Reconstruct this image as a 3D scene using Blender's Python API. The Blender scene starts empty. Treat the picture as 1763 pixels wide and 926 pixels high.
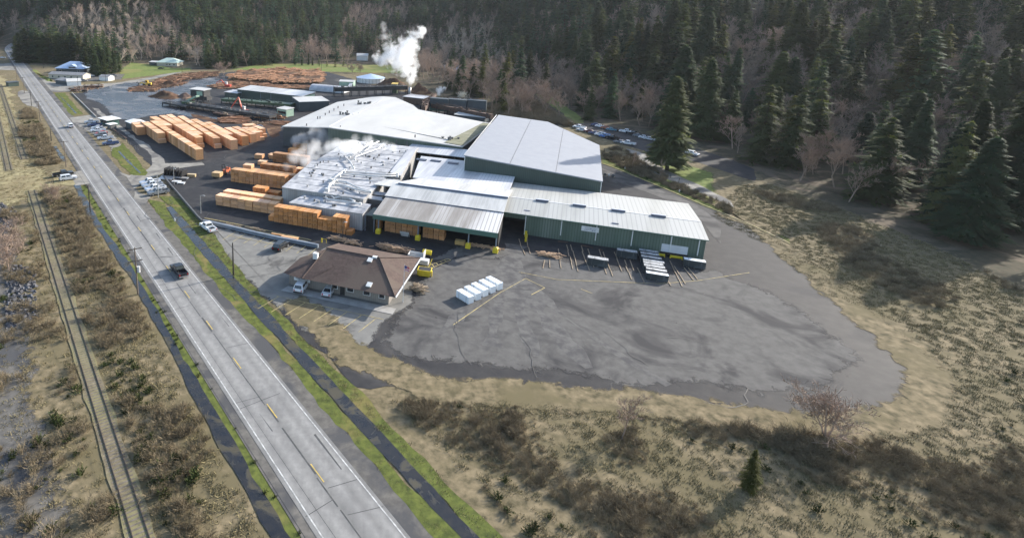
import bpy, bmesh, math, random
from mathutils import Vector, Matrix, noise
random.seed(7)
R = math.radians
SC = bpy.context.scene
COL = SC.collection
# ------------------------------------------------------------------ camera
W, HH = 1763.0, 926.0           # frame; the photograph's own picture is 1200 x 506 in its top left
FX, CX, CY = 1000.0, 600.0, 253.0
PITCH, ROLL, CAMH = R(13.63), R(1.2), 52.0
_fw = Vector((0, math.cos(PITCH), -math.sin(PITCH)))
_up0 = Vector((0, math.sin(PITCH), math.cos(PITCH)))
_rt0 = Vector((1, 0, 0))
_rt = _rt0 * math.cos(ROLL) + _up0 * math.sin(ROLL)
_up = _up0 * math.cos(ROLL) - _rt0 * math.sin(ROLL)
EYE = Vector((0, 0, CAMH))
cam_d = bpy.data.cameras.new('camera'); cam = bpy.data.objects.new('camera', cam_d); COL.objects.link(cam)
cam.matrix_world = Matrix.Translation(EYE) @ Matrix((_rt, _up, -_fw)).transposed().to_4x4()
cam_d.sensor_fit = 'HORIZONTAL'; cam_d.sensor_width = 36.0
cam_d.lens = FX / W * 36.0
cam_d.shift_x = (W / 2 - CX) / W
cam_d.shift_y = -(HH / 2 - CY) / W
cam_d.clip_start = 0.5; cam_d.clip_end = 9000
SC.camera = cam

def G(x, y, z=0.0):
    """world point at height z seen at photo pixel x, y"""
    d = _fw * FX + _rt * (x - CX) - _up * (y - CY)
    t = (z - CAMH) / d.z
    return EYE + d * t
def PX(p):
    d = Vector(p) - EYE; k = d.dot(_fw)
    if k < 1: return (-9999, -9999, k)
    return (CX + FX * d.dot(_rt) / k, CY - FX * d.dot(_up) / k, k)
AU = R(-21.0)                    # rotation of the mill's own axes
UX = Vector((math.cos(AU), math.sin(AU), 0)); VX = Vector((-math.sin(AU), math.cos(AU), 0))
def UV(u, v, z=0.0): return UX * u + VX * v + Vector((0, 0, z))
def uv(x, y, z=0.0):
    p = G(x, y, z); return p.dot(UX), p.dot(VX)
RA = R(32.5)                     # the highway's axes: s along, o across
SX = Vector((-math.sin(RA), math.cos(RA), 0)); OX = Vector((math.cos(RA), math.sin(RA), 0))
def RS(s, o, z=0.0): return SX * s + OX * o + Vector((0, 0, z))

# ------------------------------------------------------------------ mesh builder
class MB:
    def __init__(s): s.v = []; s.f = []; s.m = []; s.sm = False
    def add(s, vs, fs, mi=0):
        n = len(s.v); s.v += [tuple(v) for v in vs]
        for f in fs: s.f.append([n + i for i in f]); s.m.append(mi)
    def poly(s, pts, mi=0): s.add(pts, [list(range(len(pts)))], mi)
    def box(s, x0, x1, y0, y1, z0, z1, mi=0, top=None):
        vs = [(x0,y0,z0),(x1,y0,z0),(x1,y1,z0),(x0,y1,z0),(x0,y0,z1),(x1,y0,z1),(x1,y1,z1),(x0,y1,z1)]
        s.add(vs, [(0,3,2,1),(0,1,5,4),(1,2,6,5),(2,3,7,6),(3,0,4,7)], mi)
        s.add(vs[4:], [(0,1,2,3)], mi if top is None else top)
    def obox(s, c, sx, sy, sz, rz=0, mi=0, rx=0, ry=0):
        M = Matrix.Translation(Vector(c)) @ Matrix.Rotation(rz,4,'Z') @ Matrix.Rotation(ry,4,'Y') @ Matrix.Rotation(rx,4,'X')
        vs = [M @ Vector((a*sx/2, b*sy/2, d*sz/2)) for d in (-1,1) for a,b in ((-1,-1),(1,-1),(1,1),(-1,1))]
        s.add(vs, [(0,3,2,1),(4,5,6,7),(0,1,5,4),(1,2,6,5),(2,3,7,6),(3,0,4,7)], mi)
    def prism(s, poly, z0, z1, mi=0, top=None, ztop=None):
        n = len(poly)
        b = [(p[0], p[1], z0) for p in poly]
        t = [(p[0], p[1], (ztop[i] if ztop else z1)) for i, p in enumerate(poly)]
        s.add(b + t, [(i, (i+1) % n, n + (i+1) % n, n + i) for i in range(n)], mi)
        s.add(t, [list(range(n))], mi if top is None else top)
    def frustum(s, bot, topp, mi=0):
        n = len(bot)
        s.add(list(bot) + list(topp), [(i, (i+1) % n, n + (i+1) % n, n + i) for i in range(n)] + [list(range(n, 2*n))], mi)
    def ext(s, prof, y0, y1, mi=0):
        """profile in xz pushed along y"""
        n = len(prof)
        s.add([(p[0], y0, p[1]) for p in prof] + [(p[0], y1, p[1]) for p in prof],
              [(i, (i+1) % n, n + (i+1) % n, n + i) for i in range(n)] + [list(range(n))[::-1], list(range(n, 2*n))], mi)
    def tube(s, pts, r, n=6, mi=0, cap=True):
        pts = [Vector(p) for p in pts]; rr = r if isinstance(r, (list, tuple)) else [r] * len(pts)
        base = len(s.v); prev = None
        for i, p in enumerate(pts):
            d = (pts[min(i+1, len(pts)-1)] - pts[max(i-1, 0)]).normalized()
            a = d.orthogonal().normalized() if prev is None else (prev - d * prev.dot(d)).normalized()
            prev = a; b = d.cross(a)
            for k in range(n):
                t = 2 * math.pi * k / n
                s.v.append(tuple(p + (a * math.cos(t) + b * math.sin(t)) * rr[i]))
        for i in range(len(pts) - 1):
            for k in range(n):
                s.f.append([base+i*n+k, base+i*n+(k+1) % n, base+(i+1)*n+(k+1) % n, base+(i+1)*n+k]); s.m.append(mi)
        if cap:
            s.f.append([base + k for k in range(n)][::-1]); s.m.append(mi)
            e = base + (len(pts)-1) * n
            s.f.append([e + k for k in range(n)]); s.m.append(mi)
    def cyl(s, c, r, h, n=12, mi=0, axis='Z'):
        c = Vector(c); d = {'X': Vector((1,0,0)), 'Y': Vector((0,1,0)), 'Z': Vector((0,0,1))}[axis]
        s.tube([c - d*h/2, c + d*h/2], r, n, mi)
    def mesh(s, name, mats):
        me = bpy.data.meshes.new(name); me.from_pydata(s.v, [], s.f)
        for m in (mats if isinstance(mats, (list, tuple)) else [mats]): me.materials.append(m)
        me.polygons.foreach_set('material_index', s.m)
        if s.sm: me.polygons.foreach_set('use_smooth', [True] * len(s.f))
        me.update(); return me
    def build(s, name, mats, parent=None):
        o = bpy.data.objects.new(name, s.mesh(name, mats)); COL.objects.link(o)
        if parent is not None: o.parent = parent
        return o
def tag(o, label=None, cat=None, group=None, kind=None):
    if label: o['label'] = label
    if cat: o['category'] = cat
    if group: o['group'] = group
    if kind: o['kind'] = kind
    return o
def thing(name, label, cat, loc=(0,0,0), rz=0.0, group=None):
    o = bpy.data.objects.new(name, None); COL.objects.link(o); o.location = loc; o.rotation_euler = (0,0,rz)
    o.empty_display_size = 0.5
    return tag(o, label, cat, group)
def copy_thing(src, loc, rz, label, group=None, color=None, scale=None):
    r = src.copy(); COL.objects.link(r); r.location = loc; r.rotation_euler = (0,0,rz)
    r['label'] = label
    if group: r['group'] = group
    if scale: r.scale = scale
    if color: r.color = color
    for ch in list(src.children):
        c = ch.copy(); COL.objects.link(c); c.parent = r
        if color: c.color = color
        for gch in list(ch.children):
            d = gch.copy(); COL.objects.link(d); d.parent = c
            if color: d.color = color
    return r
def struct(name, mb, mats, label=None): 
    o = mb.build(name, mats); o['kind'] = 'structure'
    if label: o['label'] = label
    return o
def jitter_poly(pts, amp, step=6.0, seed=0):
    """an outline with an irregular edge"""
    out = []; n = len(pts)
    for i in range(n):
        a = Vector(pts[i][:2]); b = Vector(pts[(i+1) % n][:2]); L = (b-a).length; k = max(1, int(L/step))
        d = (b-a) / max(L, 1e-6); nn = Vector((-d.y, d.x))
        for j in range(k):
            p = a.lerp(b, j/k); w = noise.noise(Vector((p.x*.13+seed, p.y*.13, seed*1.7)))*1.3 + noise.noise(Vector((p.x*.45, p.y*.45+seed, 3)))*.7
            out.append(p + nn * w * amp)
    return out
_level = [0.0]
_nsheet = [0]; _ragged = {}
SOFT = {'yard_edge_soil','loading_apron','car_park','wet_log_yard','yard_patch','gravel_lot','dry_meadow','lawn','field','forecourt','river_bank','tree_lawn'}
def ragged(m):
    """the same surface with a torn, crumbling edge: it thins out where the sheet's own 'edge' value falls"""
    if m.name in _ragged: return _ragged[m.name]
    r = m.copy(); r.name = m.name + '_ragged'; nt = r.node_tree; out = nt.nodes['Material Output']; src = out.inputs[0].links[0].from_socket
    at = nt.nodes.new('ShaderNodeAttribute'); at.attribute_name = 'edge'
    n = noise_tex(nt, coords(nt), .55, 8, .65, .5)
    a = nt.nodes.new('ShaderNodeMath'); a.operation = 'MULTIPLY_ADD'; nt.links.new(n, a.inputs[0]); a.inputs[1].default_value = 2.2; a.inputs[2].default_value = -1.1
    b = nt.nodes.new('ShaderNodeMath'); b.operation = 'ADD'; nt.links.new(a.outputs[0], b.inputs[0]); nt.links.new(at.outputs['Fac'], b.inputs[1])
    mr = nt.nodes.new('ShaderNodeMapRange'); nt.links.new(b.outputs[0], mr.inputs[0]); mr.inputs[1].default_value = .32; mr.inputs[2].default_value = .62
    tr = nt.nodes.new('ShaderNodeBsdfTransparent'); mx = nt.nodes.new('ShaderNodeMixShader')
    nt.links.new(mr.outputs[0], mx.inputs[0]); nt.links.new(tr.outputs[0], mx.inputs[1]); nt.links.new(src, mx.inputs[2]); nt.links.new(mx.outputs[0], out.inputs[0])
    _ragged[m.name] = r; return r
def sheet(name, pts, m, z, amp=0.0, step=6.0, label=None, soft=None):
    _nsheet[0] += 1; z = z*2 + .0007*_nsheet[0]     # every sheet at its own level
    if amp: pts = jitter_poly(pts, amp, step, len(name) + pts[0][0])
    mb = MB(); P = [Vector((p[0], p[1])) for p in pts]; n = len(P)
    if soft is None: soft = min(amp*1.6, 2.2) if name in SOFT else 0
    if not soft:
        mb.poly([(p.x, p.y, z) for p in P]); return struct(name, mb, m, label)
    area = sum(P[i].x*P[(i+1) % n].y - P[(i+1) % n].x*P[i].y for i in range(n)); sg = 1 if area > 0 else -1
    I = []; O = []
    for i in range(n):
        d = (P[(i+1) % n] - P[i-1]); d = d.normalized() if d.length > 1e-6 else Vector((1,0)); nn = Vector((-d.y, d.x))*sg; I.append(P[i] + nn*soft); O.append(P[i] - nn*soft*.6)
    mb.poly([(p.x, p.y, z+.0003) for p in I])
    mb.add([(p.x, p.y, z) for p in I] + [(p.x, p.y, z-.003) for p in O], [(i, (i+1) % n, n+(i+1) % n, n+i) for i in range(n)])
    o = struct(name, mb, ragged(m), label)
    at = o.data.attributes.new('edge', 'FLOAT', 'POINT'); at.data.foreach_set('value', [1.0]*(2*n) + [0.0]*n)
    return o

# ------------------------------------------------------------------ materials
def nodes(name):
    m = bpy.data.materials.new(name); m.use_nodes = True
    nt = m.node_tree; b = nt.nodes['Principled BSDF']
    return m, nt, b
def ramp(nt, fac, stops):
    r = nt.nodes.new('ShaderNodeValToRGB'); e = r.color_ramp.elements
    while len(e) < len(stops): e.new(0.5)
    for i, (p, c) in enumerate(stops):
        e[i].position = p; e[i].color = (c[0], c[1], c[2], 1) if not isinstance(c, (int, float)) else (c, c, c, 1)
    nt.links.new(fac, r.inputs[0]); return r.outputs[0]
def coords(nt, kind='Object', scale=(1,1,1), rot=(0,0,0)):
    t = nt.nodes.new('ShaderNodeTexCoord'); mp = nt.nodes.new('ShaderNodeMapping')
    mp.inputs['Scale'].default_value = scale; mp.inputs['Rotation'].default_value = rot
    nt.links.new(t.outputs[kind], mp.inputs[0]); return mp.outputs[0]
def noise_tex(nt, vec, scale, detail=6, rough=.6, dist=0.0):
    n = nt.nodes.new('ShaderNodeTexNoise'); n.inputs['Scale'].default_value = scale
    n.inputs['Detail'].default_value = detail; n.inputs['Roughness'].default_value = rough; n.inputs['Distortion'].default_value = dist
    nt.links.new(vec, n.inputs['Vector']); return n.outputs['Fac']
def mix(nt, fac, a, b, mode='MIX'):
    x = nt.nodes.new('ShaderNodeMix'); x.data_type = 'RGBA'; x.blend_type = mode
    for sock, val in ((x.inputs[0], fac), (x.inputs[6], a), (x.inputs[7], b)):
        if hasattr(val, 'is_linked'): nt.links.new(val, sock)
        elif isinstance(val, (int, float)): sock.default_value = val
        else: sock.default_value = (val[0], val[1], val[2], 1)
    return x.outputs[2]
def mat(name, c1, c2=None, scale=1.0, rough=.75, metal=0.0, spec=.4, stops=(.35, .65), rnd=0.0, stretch=(1,1,1),
        c3=None, scale3=.15, stops3=(.5,.6), dist3=.6, stripe=None, bump=0.0, objcol=False, rough2=None, detail=6):
    """c1..c2 fine noise, c3 larger patches, stripe = (axis, period, colour, width): ribs of sheet metal"""
    m, nt, b = nodes(name); L = nt.links
    vec = coords(nt, 'Object', stretch)
    col = None
    if c2 is None: c2 = tuple(x*.8 for x in c1)
    f = noise_tex(nt, vec, scale, detail)
    fr = ramp(nt, f, [(stops[0], 0), (stops[1], 1)])
    col = mix(nt, fr, c1, c2)
    if c3 is not None:
        f3 = noise_tex(nt, coords(nt, 'Object', stretch), scale3, 7, .58, dist3)
        r3 = ramp(nt, f3, [(stops3[0], 0), (stops3[1], 1)])
        col = mix(nt, r3, col, c3)
        if rough2 is not None:
            mr = nt.nodes.new('ShaderNodeMapRange'); L.new(r3, mr.inputs[0]); mr.inputs[3].default_value = rough; mr.inputs[4].default_value = rough2
            L.new(mr.outputs[0], b.inputs['Roughness'])
    if stripe:
        ax, per, sc, wd = stripe
        sx = nt.nodes.new('ShaderNodeSeparateXYZ'); L.new(coords(nt), sx.inputs[0])
        mth = nt.nodes.new('ShaderNodeMath'); mth.operation = 'MULTIPLY'; L.new(sx.outputs[ax], mth.inputs[0]); mth.inputs[1].default_value = 1/per
        fr2 = nt.nodes.new('ShaderNodeMath'); fr2.operation = 'FRACT'; L.new(mth.outputs[0], fr2.inputs[0])
        lt = nt.nodes.new('ShaderNodeMath'); lt.operation = 'LESS_THAN'; L.new(fr2.outputs[0], lt.inputs[0]); lt.inputs[1].default_value = wd
        col = mix(nt, lt.outputs[0], col, mix(nt, .75, col, sc))
    if objcol:
        oi = nt.nodes.new('ShaderNodeObjectInfo'); col = mix(nt, 1.0, oi.outputs['Color'], col, 'MULTIPLY')
    if rnd:
        oi = nt.nodes.new('ShaderNodeObjectInfo')
        rr = ramp(nt, oi.outputs['Random'], [(0, 1-rnd), (1, 1+rnd*.6)])
        col = mix(nt, 1.0, col, rr, 'MULTIPLY')
    L.new(col, b.inputs['Base Color'])
    if not (c3 is not None and rough2 is not None): b.inputs['Roughness'].default_value = rough
    b.inputs['Metallic'].default_value = metal; b.inputs['Specular IOR Level'].default_value = spec
    if bump:
        bp = nt.nodes.new('ShaderNodeBump'); bp.inputs['Strength'].default_value = bump; bp.inputs['Distance'].default_value = .1
        L.new(f, bp.inputs['Height']); L.new(bp.outputs[0], b.inputs['Normal'])
    return m
M = {}
M['ground'] = mat('dry_ground', (.25,.2,.125), (.085,.075,.045), .7, .95, spec=.05, c3=(.14,.118,.068), scale3=.05, stops3=(.46,.62), bump=.12, detail=13, dist3=2)
M['forest_floor'] = mat('forest_floor', (.1,.082,.056), (.06,.058,.038), .2, .95, spec=.05, c3=(.14,.11,.08), scale3=.02)
M['road0'] = mat('road_asphalt', (.25,.245,.235), (.2,.197,.19), 1.2, .8, spec=.3, c3=(.165,.163,.16), scale3=.09, stops3=(.52,.7), stretch=(1,1,1))
M['road'] = M.pop('road0')
_nt = M['road'].node_tree; _b = _nt.nodes['Principled BSDF']; _src = _b.inputs['Base Color'].links[0].from_socket     # worn lanes: dark oil strip, pale wheel paths
_dp = _nt.nodes.new('ShaderNodeVectorMath'); _dp.operation = 'DOT_PRODUCT'; _nt.links.new(coords(_nt), _dp.inputs[0]); _dp.inputs[1].default_value = OX
_mr = _nt.nodes.new('ShaderNodeMapRange'); _nt.links.new(_dp.outputs['Value'], _mr.inputs[0]); _mr.inputs[1].default_value = 23.5; _mr.inputs[2].default_value = 31.6
_lane = ramp(_nt, _mr.outputs[0], [(0,.8),(.1,1.08),(.2,.84),(.3,1.1),(.42,.9),(.5,.78),(.58,.92),(.66,1.08),(.75,.84),(.86,1.08),(.97,.8)])
_streak = ramp(_nt, noise_tex(_nt, coords(_nt, 'Object', (1.1,.06,1), (0,0,-RA)), 1.0, 8, .6), [(.3,.9),(.7,1.07)])
_nt.links.new(mix(_nt, 1.0, mix(_nt, 1.0, _src, _lane, 'MULTIPLY'), _streak, 'MULTIPLY'), _b.inputs['Base Color'])
M['shoulder'] = mat('shoulder_gravel', (.15,.14,.125), (.09,.085,.078), .8, .9, spec=.2, c3=(.07,.07,.072), scale3=.12, stops3=(.5,.58))
M['yard'] = mat('yard_asphalt', (.045,.044,.045), (.028,.028,.031), .5, .74, spec=.12, c3=(.09,.086,.082), scale3=.055, stops3=(.54,.7), rough2=.95, dist3=1.6, detail=10)
M['wet_yard'] = mat('wet_yard', (.06,.06,.066), (.035,.036,.042), .4, .26, spec=.5, c3=(.17,.165,.16), scale3=.028, stops3=(.5,.66), rough2=.6, dist3=3.5)
M['pale_asphalt'] = mat('pale_asphalt', (.125,.121,.115), (.088,.085,.082), .6, .9, spec=.12, c3=(.046,.045,.047), scale3=.075, stops3=(.48,.64), detail=10, dist3=1.8)
M['lot'] = mat('parking_asphalt', (.2,.195,.18), (.15,.147,.138), .45, .88, spec=.2, c3=(.09,.087,.083), scale3=.11, stops3=(.56,.64))
M['lane_dust'] = mat('dusty_lane', (.28,.265,.235), (.19,.18,.16), .35, .9, spec=.2, c3=(.12,.115,.11), scale3=.12, stops3=(.5,.62))
M['grass'] = mat('verge_grass', (.13,.15,.04), (.06,.075,.025), .9, .95, spec=.05, c3=(.19,.155,.065), scale3=.12, stops3=(.55,.68), bump=.5)
M['field'] = mat('field_grass', (.17,.21,.06), (.11,.135,.04), .35, .95, spec=.1, c3=(.2,.19,.07), scale3=.03)
M['drygrass'] = mat('dry_grass', (.34,.295,.165), (.2,.17,.1), .45, .95, spec=.05, c3=(.22,.18,.105), scale3=.06, bump=.12, detail=12)
M['water'] = mat('ditch_water', (.014,.016,.02), (.03,.028,.025), .8, .2, spec=.45, c3=(.05,.045,.03), scale3=.3, stops3=(.52,.6), rough2=.8)
M['ballast'] = mat('ballast', (.23,.195,.13), (.13,.11,.075), 1.5, .95, spec=.05, c3=(.2,.18,.1), scale3=.12, stops3=(.42,.56), bump=.5)
M['white_paint'] = mat('white_line', (.56,.56,.54), (.28,.28,.27), 1.5, .7)
M['yellow_paint'] = mat('yellow_line', (.62,.44,.08), (.4,.3,.1), 1.2, .7)
M['faded_yellow'] = mat('faded_yellow_line', (.5,.4,.16), (.22,.19,.12), 1.0, .8)
M['crack'] = mat('sealed_crack', (.05,.05,.05), (.09,.088,.085), 1.0, .7)
M['steel'] = mat('rail_steel', (.13,.1,.08), (.08,.06,.05), 2, .55, metal=.5)
M['tie'] = mat('tie_wood', (.18,.155,.125), (.1,.086,.07), 2, .95)
M['pole'] = mat('pole_wood', (.16,.125,.095), (.09,.07,.055), 1.5, .9, stretch=(1,1,.1))
M['dark_pole'] = mat('dark_pole_wood', (.04,.034,.03), (.025,.022,.02), 1.5, .9, stretch=(1,1,.1))
M['galv'] = mat('galvanised', (.5,.5,.5), (.4,.4,.4), 1, .45, metal=.7)
M['glass_insulator'] = mat('insulator', (.3,.3,.31), None, 1, .3)
M['white_roof'] = mat('white_membrane', (.5,.495,.475), (.42,.415,.4), .12, .6, spec=.25, c3=(.38,.375,.35), scale3=.03, stops3=(.6,.75), stretch=(1,.35,1))
M['blue_roof'] = mat('grey_metal_roof', (.275,.288,.315), (.25,.262,.29), .4, .6, spec=.35, stripe=(1, 1.3, (.235,.247,.275), .12))
M['rib_roof'] = mat('pale_ribbed_roof', (.39,.39,.365), (.31,.31,.285), .35, .5, spec=.35, c3=(.4,.4,.38), scale3=.08, stretch=(1,.12,1), stripe=(0, 1.0, (.27,.27,.26), .2))
M['tan_roof'] = mat('stained_ribbed_roof', (.37,.345,.315), (.235,.21,.185), .4, .6, spec=.3, c3=(.62,.6,.58), scale3=.06, stretch=(1,.15,1), stripe=(0, .9, (.27,.24,.21), .2))
M['bright_roof'] = mat('weathered_white_roof', (.52,.52,.5), (.34,.34,.33), .4, .55, spec=.3, c3=(.58,.58,.57), scale3=.05, stretch=(1,.12,1), stripe=(0, .9, (.48,.48,.48), .14))
M['low_roof'] = mat('grey_low_roof', (.5,.5,.51), (.33,.33,.35), .3, .45, spec=.4, c3=(.62,.62,.63), scale3=.08, stretch=(1,.15,1), stripe=(0, .9, (.36,.36,.38), .14))
M['kiln_roof'] = mat('kiln_roof', (.5,.5,.51), (.3,.305,.32), .6, .55, spec=.3, c3=(.2,.205,.22), scale3=.22, stops3=(.5,.7), dist3=1.2, stretch=(1,.6,1), detail=9)
M['kiln_wall'] = mat('kiln_wall', (.42,.42,.42), (.27,.26,.25), .4, .6, stretch=(1,1,.15), stripe=(0, .6, (.24,.24,.24), .2))
M['green_wall'] = mat('green_corrugated', (.11,.15,.118), (.075,.108,.083), .4, .55, spec=.35, stretch=(1,1,.1), c3=(.15,.185,.155), scale3=.16, stops3=(.5,.72), stripe=(0, .6, (.06,.085,.066), .25))
M['dark_green'] = mat('dark_green_wall', (.055,.08,.07), (.042,.062,.055), .3, .5, spec=.35, stretch=(1,1,.1), stripe=(0, .5, (.03,.045,.04), .25))
M['side_green'] = mat('dark_green_side', (.055,.08,.07), (.042,.062,.055), .3, .5, spec=.35, stretch=(1,1,.1), stripe=(1, .5, (.03,.045,.04), .25))
M['trim_green'] = mat('green_trim', (.06,.13,.105), (.05,.11,.09), .5, .5)
M['pale_green'] = mat('pale_green_paint', (.3,.42,.33), (.22,.33,.26), .6, .6)
M['mid_green'] = mat('green_machine_paint', (.06,.1,.05), (.035,.055,.03), .8, .5)
M['slate_wall'] = mat('slate_wall', (.06,.075,.085), (.045,.056,.064), .3, .6, stripe=(0, .6, (.035,.045,.05), .2))
M['black_void'] = mat('interior_shade', (.012,.012,.013), (.02,.02,.02), .6, .9)  # near-black colour stands for the shade inside open bays
M['white_trim'] = mat('white_trim', (.7,.71,.7), (.6,.6,.6), 1, .5)
M['door_white'] = mat('roller_door', (.6,.61,.65), (.54,.55,.58), .5, .5, stripe=(2, .5, (.4,.41,.44), .12))
M['skylight'] = mat('roof_vent', (.1,.11,.16), (.07,.08,.11), 1, .35)
M['skylight_top'] = mat('vent_cap', (.6,.62,.66), (.5,.52,.55), 1, .4)
M['shingle'] = mat('brown_shingle', (.112,.08,.068), (.074,.054,.047), 1.8, .9, spec=.15, c3=(.11,.085,.07), scale3=.12, bump=.3)
M['siding'] = mat('grey_brown_siding', (.25,.225,.2), (.19,.17,.155), .7, .85, stripe=(0, .4, (.15,.135,.12), .15))
M['concrete'] = mat('concrete', (.36,.35,.33), (.27,.26,.25), .7, .9)
M['barrier'] = mat('blue_grey_barrier', (.2,.235,.28), (.14,.165,.2), .6, .7)
M['yellow'] = mat('safety_yellow', (.72,.55,.03), (.55,.42,.03), 1.2, .5)
M['paint'] = mat('vehicle_paint', (1,1,1), (.92,.92,.92), .8, .25, spec=.6, objcol=True)
M['glass'] = mat('tinted_glass', (.02,.025,.03), (.015,.018,.022), 1, .08, spec=.7)
M['tyre'] = mat('tyre_rubber', (.018,.018,.018), (.025,.025,.025), 3, .85)
M['rim'] = mat('wheel_rim', (.45,.45,.46), None, 2, .35, metal=.7)
M['lamp_white'] = mat('lamp_lens', (.75,.75,.72), None, 2, .15)
M['lamp_red'] = mat('tail_lens', (.45,.02,.02), None, 2, .2)
M['blackplastic'] = mat('black_plastic', (.025,.025,.027), None, 2, .6)
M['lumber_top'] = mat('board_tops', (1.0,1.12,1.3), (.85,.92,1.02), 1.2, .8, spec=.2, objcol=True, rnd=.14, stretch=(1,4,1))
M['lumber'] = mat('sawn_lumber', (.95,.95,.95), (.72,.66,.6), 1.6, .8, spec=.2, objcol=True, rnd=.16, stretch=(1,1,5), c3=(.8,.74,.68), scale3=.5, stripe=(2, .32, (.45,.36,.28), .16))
M['bunk'] = mat('dunnage_wood', (.34,.27,.19), (.22,.165,.11), 1.2, .9)
M['log'] = mat('log_bark', (.43,.25,.155), (.24,.125,.075), .8, .9, spec=.15, stretch=(.3,1,1), rnd=.35)
M['log_end'] = mat('log_end', (.68,.46,.28), (.52,.34,.2), 2, .9, spec=.15, rnd=.2)
M['bark'] = mat('bark_mulch', (.11,.062,.04), (.05,.03,.022), .6, 1, spec=.1, c3=(.16,.1,.06), scale3=.15, bump=.6)
M['rust'] = mat('rusted_steel', (.13,.075,.05), (.06,.04,.034), 1, .8)
M['machine_red'] = mat('red_machine_paint', (.5,.07,.035), (.4,.05,.03), 1.5, .45)
M['machine_yellow'] = mat('yellow_machine_paint', (.62,.43,.06), (.5,.33,.05), 1.5, .45)
M['machine_orange'] = mat('orange_machine_paint', (.5,.13,.05), (.36,.09,.04), 1.5, .5)
M['machine_grey'] = mat('grey_steel', (.16,.16,.16), (.1,.1,.1), 1, .6, metal=.3)
M['dark_metal'] = mat('dark_steel', (.04,.042,.045), (.025,.026,.028), 1, .6, metal=.2)
M['duct'] = mat('white_duct', (.6,.6,.59), (.48,.48,.48), .5, .4)
M['blue_metal'] = mat('blue_metal_roof', (.42,.52,.68), (.36,.45,.6), .4, .4, spec=.5, stripe=(0, .8, (.33,.42,.56), .15))
M['mint_roof'] = mat('mint_metal_roof', (.5,.6,.52), (.44,.53,.46), .4, .5)
M['cream_wall'] = mat('cream_wall', (.5,.45,.36), (.42,.38,.31), .6, .85)
M['white_wall'] = mat('white_wall', (.72,.72,.71), (.62,.62,.61), .6, .8)
M['grey_roof'] = mat('grey_shingle', (.26,.26,.26), (.19,.19,.2), 1, .85)
M['wrap_white'] = mat('white_wrap', (.72,.76,.8), (.62,.66,.7), .9, .4, spec=.5)
M['wrap_dark'] = mat('dark_wrap', (.03,.04,.045), (.1,.115,.13), .7, .4, spec=.5, stops=(.5,.75))
M['rock'] = mat('riprap_rock', (.13,.13,.14), (.06,.06,.065), .8, .95, spec=.1, rnd=.5, bump=.4)
M['shrub_twig'] = mat('shrub_twigs', (.24,.192,.125), (.15,.12,.075), .4, .95, spec=.1, rnd=.35)
M['tuft'] = mat('grass_tuft', (.27,.225,.125), (.15,.13,.065), .4, .95, spec=.1, rnd=.4)
M['green_shrub'] = mat('evergreen_shrub', (.06,.075,.025), (.035,.045,.016), .5, .9, spec=.1, rnd=.4)
m_, nt_, b_ = nodes('valley_ground')          # dry rough ground passing into leaf litter under the trees
M['valley_ground'] = m_
_at = nt_.nodes.new('ShaderNodeAttribute'); _at.attribute_name = 'litter'
_co = coords(nt_); _n1 = noise_tex(nt_, _co, .7, 13, .62); _n2 = noise_tex(nt_, _co, .05, 7, .58, 2)
_dry = mix(nt_, ramp(nt_, _n2, [(.46,0),(.62,1)]), mix(nt_, ramp(nt_, _n1, [(.35,0),(.65,1)]), (.25,.2,.125), (.085,.075,.045)), (.14,.118,.068))
_lit = mix(nt_, ramp(nt_, _n2, [(.5,0),(.6,1)]), mix(nt_, ramp(nt_, _n1, [(.35,0),(.65,1)]), (.1,.082,.056), (.06,.058,.038)), (.14,.11,.08))
_a = nt_.nodes.new('ShaderNodeMath'); _a.operation = 'MULTIPLY_ADD'; nt_.links.new(_n1, _a.inputs[0]); _a.inputs[1].default_value = 1.2; nt_.links.new(_at.outputs['Fac'], _a.inputs[2])
nt_.links.new(mix(nt_, ramp(nt_, _a.outputs[0], [(.75,0),(1.0,1)]), _dry, _lit), b_.inputs['Base Color']); b_.inputs['Roughness'].default_value = .95; b_.inputs['Specular IOR Level'].default_value = .05
_bp = nt_.nodes.new('ShaderNodeBump'); _bp.inputs['Strength'].default_value = .12; nt_.links.new(_n1, _bp.inputs['Height']); nt_.links.new(_bp.outputs[0], b_.inputs['Normal'])
def foliage(name, c1, c2, rnd=.5):
    m = mat(name, c1, c2, .5, .85, spec=.15, rnd=rnd); nt = m.node_tree; b = nt.nodes['Principled BSDF']
    src = b.inputs['Base Color'].links[0].from_socket; oi = nt.nodes.new('ShaderNodeObjectInfo'); w_ = nt.nodes.new('ShaderNodeMath'); w_.operation = 'FRACT'
    m7 = nt.nodes.new('ShaderNodeMath'); m7.operation = 'MULTIPLY'; m7.inputs[1].default_value = 7.3; nt.links.new(oi.outputs['Random'], m7.inputs[0]); nt.links.new(m7.outputs[0], w_.inputs[0])
    hue = ramp(nt, w_.outputs[0], [(0,(1.25,1.05,.7)),(.5,(1,1,1)),(1,(.8,.98,1.15))])      # each tree its own green
    colr = mix(nt, 1.0, src, hue, 'MULTIPLY'); nt.links.new(colr, b.inputs['Base Color'])
    tl = nt.nodes.new('ShaderNodeBsdfTranslucent'); nt.links.new(mix(nt, 1.0, colr, (1.15,1.1,.7), 'MULTIPLY'), tl.inputs[0]); ms = nt.nodes.new('ShaderNodeMixShader'); ms.inputs[0].default_value = .4
    nt.links.new(b.outputs[0], ms.inputs[1]); nt.links.new(tl.outputs[0], ms.inputs[2]); nt.links.new(ms.outputs[0], nt.nodes['Material Output'].inputs[0]); return m
M['needles'] = foliage('fir_needles', (.068,.1,.044), (.038,.06,.03))
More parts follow.
